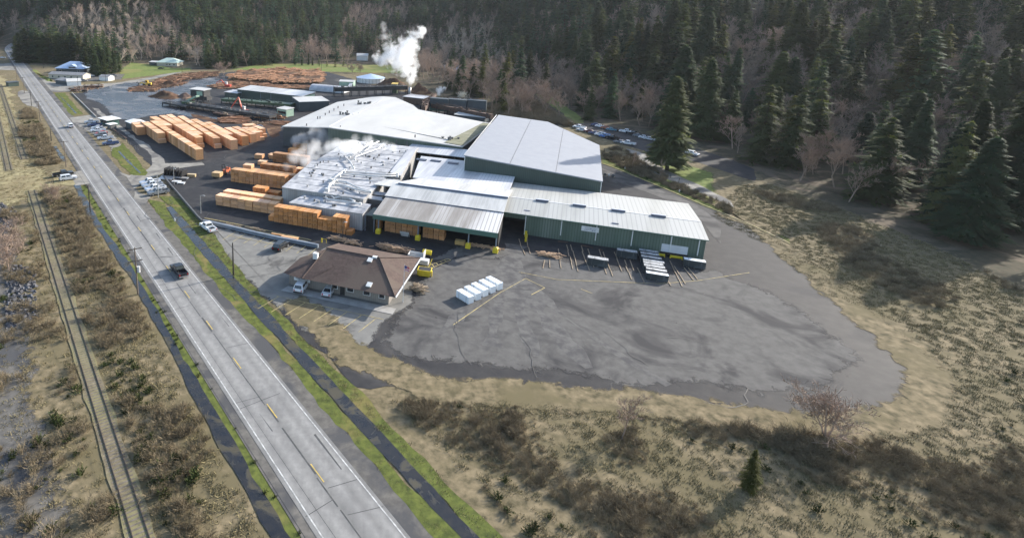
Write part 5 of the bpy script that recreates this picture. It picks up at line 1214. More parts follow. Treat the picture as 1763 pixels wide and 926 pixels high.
def sedan(name='sedan'):
    t = thing(name, '', 'car', (0,0,-500)); b = MB()
    b.ext([(-2.3,.32),(2.0,.32),(2.32,.42),(2.34,.68),(1.9,.84),(.95,.92),(-1.35,.93),(-2.2,.9),(-2.32,.7)], -.89, .89); b.build('body', M['paint'], t)
    o = MB(); o.box(-2.4,-2.33,-.8,.8,.32,.5); o.box(2.35,2.41,-.8,.8,.32,.5); o.build('bumper', M['blackplastic'], t)
    cabin(t, (-1.75,1.1), (-1.0,.25), .92, 1.42, .84, .62)
    wheels(t, (-1.4,1.42), .79, .33); lights(t, 2.33, -2.32, .65, .66, .74); return t
PROTO = {'p': pickup(), 's': suv(), 'c': sedan()}
USED = set()
WHT=(.75,.76,.78,1); SIL=(.55,.57,.6,1); BLK=(.014,.015,.018,1); NVY=(.06,.09,.19,1); GRY=(.2,.21,.225,1); RED=(.42,.05,.04,1); MAR=(.13,.025,.03,1); BLU=(.07,.18,.45,1); TEA=(.09,.24,.32,1); ORG=(.35,.12,.06,1)
def car(kind, x, y, rz, col, label, group=None):
    p = G(x, y); src = PROTO[kind]
    if kind not in USED:
        USED.add(kind); o = src; o.location = (p.x,p.y,.02); o.rotation_euler = (0,0,rz); o['label'] = label
        if group: o['group'] = group
        for q in [o]+list(o.children)+[g for c in o.children for g in c.children]: q.color = col
    else: o = copy_thing(src, (p.x,p.y,.02), rz, label, group, col)
    return o
HW = RA + math.pi/2               # heading of the lane going away from us
car('p', 308.5, 470.5, HW+.03, BLK, 'black pickup truck driving away along the highway')
car('s', 121.5, 219.5, HW, WHT, 'white car far up the highway beside the gravel lot')
g_ = 'vehicles parked in the roadside lot'
AC = RA                           # across the highway
for k, x, y, c, lab in (('p',158,212.5,SIL,'silver pickup truck at the far end of the roadside parking row'),('p',163,217.5,NVY,'dark blue pickup truck second in the roadside parking row'),('c',167.5,222,SIL,'pale silver car third in the roadside parking row'),('p',169,227,WHT,'white pickup truck in the middle of the roadside parking row'),('c',174.5,231.5,RED,'red car beside the white pickup in the roadside row'),('s',174,235.5,GRY,'dark grey car in the roadside parking row'),('p',181.5,240.5,SIL,'silver-blue pickup truck second from the near end of the roadside row'),('p',190.5,249.5,NVY,'navy pickup truck with light roof at the near end of the roadside row')):
    car(k, x, y, AC+math.pi-.06, c, lab, g_)
g_ = 'vehicles nosed up to the yard entrance fence'
for k, x, y, c, lab in (('p',258.5,317,WHT,'white pickup truck farthest of the four by the yard entrance'),('p',262.5,322,SIL,'silver pickup truck second of the four by the yard entrance'),('p',268,328,WHT,'white pickup truck third of the four by the yard entrance'),('p',273,334.5,GRY,'dark grey pickup truck nearest of the four by the yard entrance')):
    car(k, x, y, AC+math.pi+.1, c, lab, g_)
car('p', 109, 303, AC+.06, BLK, 'black pickup truck backed onto the grass crossing left of the highway')
car('s', 117.5, 310, AC+.05, SIL, 'silver car beside the black pickup left of the highway')
a_ = G(371,402.5); b_ = G(348,386.5); d_ = b_-a_
car('p', 358.5, 395.5, math.atan2(d_.y,d_.x), WHT, 'white pickup truck parked on the grass at the car park corner')
car('s', 484, 428, math.atan2(*((UV(-60,109)-UV(-60.2,104)).yx)), BLK, 'black car alone in the yellow-lined stalls')
car('s', 520, 497.5, AU+math.pi/2+.1, WHT, 'white car in front of the office sign')
car('c', 567, 504, AU+math.pi/2+.1, SIL, 'silver-grey car right of the white one in front of the office')
a_ = G(983,217); b_ = G(1081,249); d_ = b_-a_; LR = math.atan2(d_.y,d_.x); g_ = 'vehicles in the staff car park'
for k, x, y, c, lab in (('p',983,217,BLK,'black pickup truck at the far left corner of the staff car park'),('p',997.5,221.5,WHT,'white pickup truck in the near row, left part of the staff car park'),('c',1001.5,226,SIL,'silver-blue car in the near row beside the white pickup'),('c',1014.5,228.5,MAR,'maroon car in the near row of the staff car park'),('c',1022.8,231.5,NVY,'dark blue car in the near row of the staff car park'),('s',1033.5,234.5,WHT,'white car in the middle of the near row'),('s',1041.7,237.5,BLU,'blue car in the near row right of the white one'),('p',1054,239.8,BLK,'black pickup truck in the near row'),('c',1067,247,GRY,'dark grey car half hidden by the white pickup at the row end'),('p',1081,249.5,WHT,'white pickup truck at the right end of the near row')):
    car(k, x, y, LR + math.pi + .62, c, lab, g_)
for k, x, y, c, lab in (('c',1026.7,217.5,NVY,'dark car at the left end of the far row under the bare trees'),('c',1033.8,219.6,WHT,'white car in the left part of the far row'),('c',1043.7,222.5,ORG,'rust-red car in the far row'),('c',1052.8,225.3,TEA,'teal car in the far row'),('c',1060.5,226,BLK,'black car in the far row right of the teal one'),('p',1078,229.2,WHT,'white pickup truck in the far row'),('p',1089.5,232,BLK,'black pickup truck in the far row'),('c',1099,236,GRY,'grey car in the far row'),('c',1109.5,239,WHT,'white car in the right part of the far row'),('c',1118.6,241.5,SIL,'silver car at the right end of the far row')):
    car(k, x, y, LR + .62, c, lab, g_)
car('s', 1191.5, 267.5, LR+.3, WHT, 'white car beyond the big fir at the right')
for k, x, y, c, lab in (('c',157,132,WHT,'white car under the trees by the small garage'),('s',196,132.5,GRY,'grey car right of the small white garage'),('c',277,119.3,BLK,'dark car on the drive of the mint-roofed bungalow'),('p',142.5,141,GRY,'grey pickup truck between motel and garage'),('p',4,101,WHT,'white truck on the side road by the highway bend'),):
    car(k, x, y, .3, c, lab)
for k in PROTO:
    if k not in USED: bpy.data.objects.remove(PROTO[k])

# ------------------------------------------------------------------ machines
def loader_crane(lab, x, y, rz, pts, name='log_loader', m='machine_red'):
    t = simple(name, lab, 'log loader', x, y, lambda t: None, rz)
    for s in (-1,1):
        b = MB(); b.ext([(-1.9,0),(1.9,0),(2.2,.45),(1.9,.95),(-1.9,.95),(-2.2,.45)], s*1.3-.35, s*1.3+.35); b.build('track', M['dark_metal'], t)
    b = MB(); b.box(-2.4,1.2,-1.35,1.35,1.05,2.3); b.build('body', M[m], t)
    b = MB(); b.box(.1,1.7,-1.3,-.1,2.3,3.9); c = b.build('cab', M['duct'], t)
    o = MB(); o.box(1.7,1.75,-1.2,-.2,2.6,3.7); o.box(.3,1.5,-1.35,-1.3,2.6,3.7); o.build('window', M['glass'], c)
    P = [Vector(p) for p in pts]
    for i, (a, q) in enumerate(zip(P[:-1], P[1:])):
        b = MB(); b.tube([a, a.lerp(q,.45), q], [.3,.42,.25] if i == 0 else [.28,.32,.2], 4); b.build('boom', M[m], t)
    b = MB()
    for s in (-1,1): b.tube([P[-1], P[-1]+Vector((.7*s,0,-.5)), P[-1]+Vector((.5*s,0,-1.3))], .14, 5)
    b.build('grapple', M['dark_metal'], t)
    return t
loader_crane('red log loader with its boom bent over the log pile', 421, 197.5, AU+math.pi, [(1.2,.2,2.2),(3.0,.2,8.2),(7.2,.2,3.0),(7.6,.2,2.2)])
loader_crane('dark red log loader standing before the far log decks', 391, 152, AU+.2+math.pi, [(1.2,.2,2.2),(3.6,.2,5.0),(6.5,.2,3.4),(6.8,.2,2.6)])
def f_wl(t):
    b = MB(); b.box(-3.2,-.3,-1.1,1.1,.9,2.3); b.box(-.3,1.8,-.9,.9,.8,1.7); b.build('body', M['machine_yellow'], t)
    b = MB(); b.box(-1.2,.4,-.8,.8,2.3,3.7); c = b.build('cab', M['machine_yellow'], t)
    o = MB(); o.box(.4,.44,-.7,.7,2.5,3.5); o.box(-1.0,.2,-.85,-.8,2.5,3.5); o.box(-1.0,.2,.8,.85,2.5,3.5); o.build('window', M['glass'], c)
    for x in (-2.1,1.2):
        for s in (-1,1):
            o = MB(); o.cyl((x,s*1.15,.85), .85, .6, 14, 0, 'Y'); o.build('wheel', M['tyre'], t)
    b = MB(); b.tube([(1.2,-.6,1.6),(3.2,-.6,2.2),(4.0,-.6,1.2)], .2, 5); b.tube([(1.2,.6,1.6),(3.2,.6,2.2),(4.0,.6,1.2)], .2, 5); b.build('lift_arm', M['machine_yellow'], t)
    b = MB(); b.obox((4.6,0,1.0),.25,2.8,1.6); b.obox((5.2,-.8,.5),1.4,.2,.2); b.obox((5.2,.8,.5),1.4,.2,.2); b.tube([(4.6,-.8,1.6),(5.6,-.8,2.6),(6.2,-.8,1.6)],.14,5); b.tube([(4.6,.8,1.6),(5.6,.8,2.6),(6.2,.8,1.6)],.14,5); b.build('log_fork', M['dark_metal'], t)
simple('wheel_loader', 'yellow wheel loader with black log fork in the far yard', 'wheel loader', 252, 148.5, f_wl, math.pi+.1)
def f_fl(t):
    b = MB(); b.box(-1.9,.7,-.75,.75,.45,1.4); b.box(-2.0,-1.3,-.7,.7,.6,1.7); b.build('body', M['machine_orange'], t)
    b = MB()
    for x in (-.9,.6):
        for s in (-.65,.65): b.box(x-.05,x+.05,s-.05,s+.05,1.4,2.6)
    b.box(-1.0,.7,-.72,.72,2.6,2.68); b.build('roll_cage', M['dark_metal'], t)
    b = MB(); b.box(.8,1.0,-.6,-.4,.2,3.3); b.box(.8,1.0,.4,.6,.2,3.3); b.box(.85,.95,-.4,.4,3.1,3.25); b.build('mast', M['blackplastic'], t)
    b = MB(); b.box(1.0,2.3,-.5,-.35,.25,.33); b.box(1.0,2.3,.35,.5,.25,.33); b.build('fork', M['dark_metal'], t)
    for x in (-1.3,.3):
        for s in (-1,1):
            o = MB(); o.cyl((x,s*.75,.42), .42, .3, 12, 0, 'Y'); o.build('wheel', M['tyre'], t)
p = G(374.5,305.5); q = G(388.5,298.5); d_ = p-q
t = simple('forklift', 'orange forklift carrying a pale lumber pack across the wet yard', 'forklift', 388, 299.5, f_fl, math.atan2(d_.y,d_.x))
pack((p.x,p.y,.35), math.atan2(d_.y,d_.x)+math.pi/2+.05, 2.8, 2.3, 1.35, (.62,.4,.2,1), 'golden lumber pack carried on the forks of the orange forklift', None)
def f_tl(t):
    b = MB(); b.box(-5,5,-1.1,1.1,1.0,1.25); b.build('bed', M['rust'], t)
    for x in (-3.8,-2.6,2.8,3.9):
        for s in (-1,1):
            o = MB(); o.cyl((x,s*.95,.5), .5, .35, 10, 0, 'Y'); o.build('wheel', M['tyre'], t)
    for x in (-4,0,4):
        o = MB(); o.box(x-.1,x+.1,-1.15,-1.0,1.25,2.4); o.box(x-.1,x+.1,1.0,1.15,1.25,2.4); o.build('bunk', M['dark_metal'], t)
simple('log_trailer', 'rusty log trailer parked along the far lane of the log yard', 'trailer', 158, 151.5, f_tl, AU+.55)
simple('log_trailer', 'second rusty log trailer nearer the highway gate', 'trailer', 136, 157.5, f_tl, AU+.3)

# ------------------------------------------------------------------ poles
def pole(lab, base, top, arms=(), trans=False, m='pole', lamp=0, hgt=None, az=None, grp=None, name='utility_pole', cat='utility pole', r=.16):
    p = G(*base)
    if hgt is None:
        lo, hi = 0, 60
        for _ in range(40):
            mid = (lo+hi)/2
            if PX(p+Vector((0,0,mid)))[1] > top[1]: lo = mid
            else: hi = mid
        hgt = min(lo, 16)
    t = thing(name, lab, cat, (p.x,p.y,0), az if az is not None else RA, grp)
    b = MB(); b.tube([(0,0,0),(0,0,hgt)], [r,r*.65], 7); b.build('shaft', M[m], t)
    for z in arms:
        b = MB(); b.box(-1.25,1.25,-.06,.06,hgt-z-.07,hgt-z+.07); ca = b.build('crossarm', M[m], t)
        b = MB()
        for x in (-1.1,-.45,.45,1.1): b.cyl((x,0,hgt-z+.18), .06, .22, 6)
        b.build('insulators', M['glass_insulator'], ca)
    if trans:
        b = MB(); b.cyl((.42,0,hgt-4.3), .3, 1.1, 12); b.build('transformer', M['duct'], t)
    if lamp:
        b = MB(); b.tube([(0,0,hgt-.1),(lamp*.9,0,hgt+.12)], .05, 6); b.build('lamp_arm', M['galv'], t)
        b = MB(); b.obox((lamp*1.1,0,hgt+.1), .6, .28, .16); b.build('lamp_head', M['galv'], t)
    return t, hgt
gp = 'utility poles along the left side of the highway'
heads = []
for s, lab, arms, trn in ((14,'roadside utility pole beyond the foot of the photo view',(.3,),False),(101.9,'nearest utility pole left of the highway, with two crossarms and a pale transformer',(.3,2.6),True),(153.8,'short dark utility pole beside the left ditch water',(),False),(199.5,'pale slanting utility pole by the two vehicles left of the highway',(.3,),False),(241,'dark pole among the brush left of the highway',(),False),(284,'utility pole with two crossarms beside the gravel pull-out',(.3,2.4),False),(328,'utility pole standing in front of the gravel pull-out',(),False),(376,'utility pole beside the small dark trackside hut',(.3,),False),(440,'far utility pole where the highway meets the side road',(.3,),False)):
    p = RS(s, 19.95); h_ = {153.8:6.6,241:4.6,199.5:8.6,284:9.0,328:8.0}.get(s, 9.2)
    x, y, _ = PX(p); pole(lab, (x,y), None, arms, trn, hgt=h_, grp=gp, m='dark_pole' if s in (153.8,241,328) else 'pole')
    if s not in (153.8,241): heads.append((p, h_))
b = MB()
for (p, h0), (q, h1) in zip(heads, heads[1:]):
    for off, dz in ((-1.1,-.1),(1.1,-.1),(0,-2.5)):
        a = p + OX*off + Vector((0,0,h0+dz)); c = q + OX*off + Vector((0,0,h1+dz)); pts = []
        for i in range(9):
            f = i/8; v = a.lerp(c,f); v.z -= .9*4*f*(1-f); pts.append(v)
        b.tube(pts, .018, 3)
o = b.build('overhead_wires', M['dark_metal']); tag(o, 'thin overhead wires strung between the roadside poles', 'wires', None, 'stuff')
pole('bare dark pole on the verge left of the car park', (402,474), (400.6,418), m='dark_pole', r=.17)
gl = 'light poles of the mill yard'
pole('light pole beside the barrier corner at the yard edge', (346,368), (345,336.5), lamp=1, m='galv', name='light_pole', cat='light pole', r=.1, az=AU)
pole('light pole among the pale decks by the yard entrance', (300,318), (298.5,290.5), m='galv', lamp=.5, name='light_pole', cat='light pole', r=.1, az=AU)
pole('pale pole standing among the four parked pickups', (272.7,340.5), (269,301), m='galv', name='utility_pole', r=.13)
pole('dark light pole behind the office roof', (590,415.5), (591.5,382.5), m='dark_pole', lamp=.6, name='light_pole', cat='light pole', r=.11, az=AU)
pole('slim pole beside the gatehouse', (188.5,208), (186.5,192.5), m='dark_pole', r=.12)
pole('slim pole on the lane behind the motel', (182.4,142), (180.8,125), m='dark_pole', r=.13)
pole('slim pole by the garage under the spruces', (134.6,150), (133,134), m='dark_pole', r=.13)
pole('slim pole at the meadow edge by the side road', (75,118), (72,101), m='dark_pole', r=.13)
pole('pole with a white lamp box by the mint-roofed bungalow', (310.5,116), (308,101), m='pole', lamp=.5, az=0, r=.14)
pole('tall pole left of the hut-like white box near the forest', (313.5,125), (313,109), m='dark_pole', r=.12)
pole('pole on the green field before the small firs', (553.5,124), (553,106), m='dark_pole', r=.12)
pole('dark pole in front of the round blue tank', (662,142.5), (661.5,128), m='dark_pole', r=.13)
pole('pole among the dark bins behind the sawmill', (736,181), (735,170), m='galv', r=.1)
# ------------------------------------------------------------------ trees (unit height 1, copies are scaled)
def conifer(seed, whorls=26, per=8, clumps=4, rad=.16, start=.1, full=1.0):
    rr = random.Random(seed); tr = MB(); tr.tube([(0,0,0),(0,0,.5),(0,0,.97)], [.016,.01,.002], 6)
    c = MB()
    for wv in range(whorls):
        t = start + (1-start)*(wv+rr.random()*.7)/whorls
        Rr = rad*full*((1-t)**.75)*rr.uniform(.75,1.15) + .008
        if t < .3: Rr *= .75 + .8*t
        for k in range(per):
            if rr.random() < .12: continue
            a = rr.uniform(0, 2*math.pi); L = Rr*rr.uniform(.55,1.2); dr = -rr.uniform(.15,.5)*L + .012
            d = Vector((math.cos(a), math.sin(a), 0)); s = Vector((-d.y, d.x, 0))
            for j in range(clumps):
                f = (j+.75)/clumps; p = d*L*f + Vector((0,0,t + dr*f*f + .01*rr.random()))
                sz = (.007 + .02*(1-f*.5)) * rr.uniform(.75,1.4)*(.7+Rr*5.5)
                w_ = sz*rr.uniform(.7,1.3)
                # two drooping leafy sprays per clump
                tip = d*sz*1.5 + Vector((0,0,-sz*rr.uniform(.3,1.1)))
                for sg in (-1,1):
                    q = s*sg*w_ + Vector((0,0,-sz*rr.uniform(.1,.6)))
                    c.add([p - d*sz*.5, p + q*.9 + tip*.2, p + tip + q*.35], [(0,1,2)])
                if rr.random() < .5: c.add([p + s*w_*.5, p + Vector((0,0,sz*.9)) + d*sz*.4, p - s*w_*.5], [(0,1,2)])
    return tr, c
def bare_tree(seed, levels=4, spread=.55, start=.22, twig=1.0, stems=1):
    rr = random.Random(seed); tr = MB(); c = MB()
    def branch(p, d, L, r, lev, mb_):
        n = 3; pts = [p]; dd = d.copy()
        for i in range(n):
            dd = (dd + Vector((rr.gauss(0,.16),rr.gauss(0,.16),rr.gauss(.06,.08)))).normalized(); pts.append(pts[-1] + dd*L/n)
        if lev >= 3:
            a = pts[0]; e = pts[-1]; s = dd.orthogonal().normalized(); s.rotate(Matrix.Rotation(rr.uniform(0,6.28),3,dd)); w_ = r*1.6
            w_ = max(w_, .0028*twig); c.add([a+s*w_, a-s*w_, e+s*w_*.5, e-s*w_*.5], [(0,1,3,2)])
        else: mb_.tube(pts, [r, r*.8, r*.62, r*.4], 5 if lev == 0 else 3, cap=False)
        if lev >= levels: return
        k = {0: 9, 1: 6, 2: 6, 3: 3}[lev]
        for i in range(k):
            f = rr.uniform(start if lev == 0 else .25, 1.0); x = f*n; i0 = min(int(x), n-1); q = pts[i0].lerp(pts[i0+1], x-i0)
            a = rr.uniform(0,6.28); o = dd.orthogonal().normalized(); o.rotate(Matrix.Rotation(a,3,dd))
            nd = (dd*rr.uniform(.6,1.0) + o*rr.uniform(.4,1.0)*spread*1.6 + Vector((0,0,.15))).normalized()
            branch(q, nd, L*rr.uniform(.38,.62)*(1.05-.3*f if lev == 0 else 1), r*.42, lev+1, c if lev >= 0 else mb_)
    for s in range(stems):
        d = Vector((rr.gauss(0,.12*stems), rr.gauss(0,.12*stems), 1)).normalized()
        branch(Vector((0,0,0)), d, .62, .013*twig, 0, tr)
    # normalise the height to 1
    zm = max(v[2] for v in c.v+tr.v)
    for mbx in (tr, c): mbx.v = [tuple(x/zm for x in v) for v in mbx.v]
    return tr, c
TM = {}
def make_kind(key, gens, leaf, bark='trunk'):
    TM[key] = []
    for tr, c in gens: TM[key].append((tr.mesh('trunk', [M[bark]]), c.mesh('crown', [M[leaf]])))
make_kind('fir', [conifer(s, 25, 11, 4, .175+.025*(s%3), .03) for s in (1,2,3,4,5)], 'needles')
make_kind('lit', [conifer(s, 23, 11, 4, .205, .03) for s in (11,12,13)], 'needles_lit')
make_kind('big', [conifer(31, 46, 15, 6, .19, .1, 1.0)], 'needles_lit')
make_kind('tall', [conifer(s, 42, 15, 6, .17+.02*(s%3), .07) for s in (41,42,43,44)], 'needles')
make_kind('bush', [conifer(s, 12, 9, 3, .34, .02) for s in (51,52)], 'needles_lit')
make_kind('bare', [bare_tree(s) for s in (61,62,63,64)], 'bare', 'bare')
make_kind('dark', [bare_tree(s, spread=.5) for s in (71,72,73)], 'bare_dark', 'bare_dark')
make_kind('pale', [bare_tree(s, spread=.42) for s in (81,82,83)], 'bare_pale', 'bare_pale')
make_kind('round', [bare_tree(s, spread=.75, start=.12, stems=3) for s in (91,92)], 'bare', 'bare')
TT = {'fir':'conifer','lit':'conifer','big':'conifer','tall':'conifer','bush':'conifer','bare':'bare_tree','dark':'bare_tree','pale':'bare_tree','round':'bare_tree'}
rt_ = random.Random(99)
def tree(kind, p, h, label, group=None, wide=1.0):
    tm, cm = rt_.choice(TM[kind]); n = TT[kind]
    t = bpy.data.objects.new(n, None); COL.objects.link(t); t.location = p; t.rotation_euler = (rt_.gauss(0,.02), rt_.gauss(0,.02), rt_.uniform(0,6.28)); t.scale = (h*wide, h*wide, h); t.empty_display_size = .1
    tag(t, label, 'conifer' if n == 'conifer' else 'bare tree', group)
    for nm, me in (('trunk',tm),('crown',cm)):
        o = bpy.data.objects.new(nm, me); COL.objects.link(o); o.parent = t
    return t
# trees one can name
def tpx(kind, x, y, top, label, wide=1.0, group=None, dx=0):
    p = G(x, y); lo, hi = 0, 60
    for _ in range(40):
        m_ = (lo+hi)/2
        if PX(p+Vector((0,0,m_)))[1] > top: lo = m_
        else: hi = m_
    p.z = tz(p.x, p.y); return tree(kind, p, lo, label, group, wide)
tpx('big', 1148, 293, 134, 'big lone fir standing on the lawn at the right', 1.32)
SPR = 'dark spruces beside the blue-roofed house'
for x, y, tp, w_ in ((150,124,88,1.5),(162,126,84,1.5),(174,127,82,1.5),(186,127,84,1.5),(197,126,90,1.4),(206,124,92,1.2),(168,131,96,1.5),(180,132,98,1.4)):
    tpx(rt_.choice(('fir','lit')), x, y, tp - 2, 'dark spruce in the dense clump right of the blue-roofed house', w_, SPR)
ROW = 'tall firs along the highway bend'
for x, y, tp in ((36,107,56),(47,108,50),(58,108,54),(68,108,52),(78,108,58),(88,108,56),(98,109,60),(107,109,57),(117,109,58),(127,110,54),(138,110,58),(150,112,62),(30,104,62)):
    tpx('lit' if rt_.random() < .4 else 'fir', x, y, tp, 'tall dark fir in the row behind the blue-roofed house', rt_.uniform(1.5,2.0), ROW)
tpx('round', 385, 129, 105, 'rounded bare tree at the far edge of the log yard', 1.1)
tpx('round', 607, 125, 107, 'rounded bare tree on the green field', 1.1)
tpx('round', 620, 126, 109, 'second rounded bare tree on the green field left of the blue tank', 1.1)
tpx('bare', 684, 138, 112, 'bare tree just left of the steam column', .8)
tpx('bare', 136, 112, 93, 'pale bare tree behind the blue-roofed house', .8)
for x, y, tp in ((508,112,95),(520,113,93),(531,112,92),(549,114,98),(563,115,102),(577,116,100),(591,115,99),(538,113,97)):
    tpx('bush' if x > 545 else 'fir', x, y, tp, 'small rounded evergreen in the row along the green field', .8, 'small evergreens along the green field')
p_ = G(795, 176); t_ = tpx('round', 796, 180, 154, 'bush in white blossom behind the dark chip bins', 1.1); 
for ch in t_.children: ch.data = ch.data.copy(); ch.data.materials[0] = M['blossom']
tpx('round', 907, 200, 178, 'rounded bare bush behind the big dark hall', 1.0)
tpx('bare', 1088, 288, 256, 'thin bare sapling on the brushy bank beside the foot path', .5)
tpx('bare', 1133, 310, 270, 'thin bare sapling left of the big fir trunk', .4)
tpx('round', 97, 348, 312, 'broad bare shrub beside the railway track and ditch', 1.0)
tpx('round', 30, 430, 372, 'tall tangled bare bush on the river bank', .9)
tpx('round', 15, 470, 400, 'tangled bare bush at the water edge', .9)
# forest: what stands where, read off the photograph in a coarse grid (F fir, L fir in a sunlit colour, B bare, P pale bare, D bare in a shaded colour, T tall fir, mixed letters vary)
GRID = {
 -40: 'FFFFFFFFFFFFFFFFFFFFFFFF', -12: 'FFFFPFFFFFFFFFFFFFFFFFFF',
   8: 'FFBPPBFFFFFFBBFFFFFFFFFF', 28: 'BBPPPBFFFFFFBFFBBFFFFFBF',
  48: 'FPPPPPFFFFFFBBBPPFFFFBBF', 66: 'FFPPPBBLLFBBFBBPBFFFTTTT',
  84: 'FFFFPBPLLLBBBFBBPFFTTTTT', 104: 'FFFFFBBLFBDFFFBBBBDDTTTT',
 130: 'FFFDDDDFFDDDDDBBBBBDTDTT', 155: 'FFFDDDDDDDDDDDDDDDDDTDDT', 185: 'DDDDDDDDDDDDDDDDDDDDDDDT', 230: 'DDDDDDDDDDDDDDDDDDDDDDTT', 300: 'DDDDDDDDDDDDDDDDDDDDDDTT'}
GK = sorted(GRID)
def pick(x, y):
    y += 8*noise.noise(Vector((x*.03, y*.05, 7))); x += 26*noise.noise(Vector((x*.02, y*.03, 3)))
    k = min(GK, key=lambda q: abs(q-y)); i = int(x//50)
    if 0 <= i < 24: return GRID[k][i]
    n = noise.noise(Vector((x*.008, y*.02, 5)))
    if x >= 1200: return 'T' if n > -.05 else ('D' if y > 90 else 'B')
    return 'F' if n > -.15 else 'B'
CLEAR = [(622,103,22,10),(780,124,28,8),(826,121,20,6),(932,168,14,8),(955,183,14,9),(978,197,16,9),(998,209,14,7),(285,112,32,10),(722,160,36,18),(120,118,36,10)]
cand = []
sp = 9.6; a0, a1 = R(-36), R(55)
rf_ = random.Random(5)
r = 180.0
while r < 1250:
    n = int((a1-a0)*r/sp)
    for i in range(n):
        a = a0 + (i+rf_.random())*sp/r; rr = r + rf_.uniform(-.5,.5)*sp
        re = lookup(EDGE, a)
        if rr < re + rf_.uniform(0,10) or a > a1: continue
        if rr > re + 520: continue
        X, Y = rr*math.sin(a), rr*math.cos(a); z = tz(X, Y)
        x0, y0, k = PX((X,Y,z))
        if y0 < -70 or x0 < -260 or x0 > 2100: continue
        if any(((x0-cx)/ax)**2+((y0-cy)/ay)**2 < 1 for cx,cy,ax,ay in CLEAR): continue
        s, o = Vector((X,Y,0)).dot(SX), Vector((X,Y,0)).dot(OX)
        if 18 < o < 44 and s < 1000 and s < 760: continue
        if s > 560 and 20 < o - max(0,s-690)**2*.0012 < 38 and s < 920: continue
        ch = pick(x0, y0 - 24)
        if ch in 'BPD' and rf_.random() < .14: ch = rf_.choice('FL')
        elif ch in 'FLT' and rf_.random() < .17: ch = 'B'
        cand.append((rr, X, Y, z, ch, x0, y0))
    r += sp
cand.sort(key=lambda c: c[0])
HT = {'F':(16,30),'L':(14,26),'T':(20,38),'B':(12,19),'P':(12,18),'D':(12,18)}
KD = {'F':'fir','L':'lit','T':'tall','B':'bare','P':'pale','D':'dark'}
def zone(x, con):
    if con:
        for lim, s in ((240,'dark conifer on the wooded slope behind the highway bend'),(480,'dark conifer in the forest behind the mint-roofed bungalow and log yard'),(720,'conifer in the wood beyond the green field'),(960,'conifer on the slope behind the steam plume and houses'),(1210,'tall dark conifer towering behind the staff car park')):
            if x < lim: return s
        return 'tall conifer in the wood right of the big lone fir'
    for lim, s in ((240,'pale bare tree among firs above the highway bend'),(480,'bare tree in the forest edge behind the log yard'),(720,'tan bare tree in the wood beyond the green field'),(960,'bare tree in the grey thicket behind the chip bins'),(1210,'dark bare tree in the thicket behind the staff car park')):
        if x < lim: return s
    return 'bare tree in the wood right of the big lone fir'
nb = nc = 0; far = {}
for rr, X, Y, z, ch, x0, y0 in cand:
    h = rt_.uniform(*HT[ch]); con = ch in 'FLT'
    if ch == 'T':
        ch = rf_.choice('TTTFLL'); h *= rf_.choice((.55,.8,1,1,1.05))
        if x0 > 900 and rf_.random() < .24: ch = 'D'; con = False; h = rf_.uniform(9,17)
    onscreen = -20 < x0 < 1800
    if con and nc < 262 and onscreen:
        nc += 1; lab = zone(x0, True); tree(KD[ch], (X,Y,z-.2), h, lab, lab.replace('conifer','conifers',1), rt_.uniform(1.1,1.65))
    elif not con and nb < 282 and onscreen:
        nb += 1; lab = zone(x0, False); tree(KD[ch], (X,Y,z-.2), h, lab, lab.replace('tree','trees',1), rt_.uniform(.9,1.3))
    else: far.setdefault(ch, []).append((X, Y, z-.2, h))
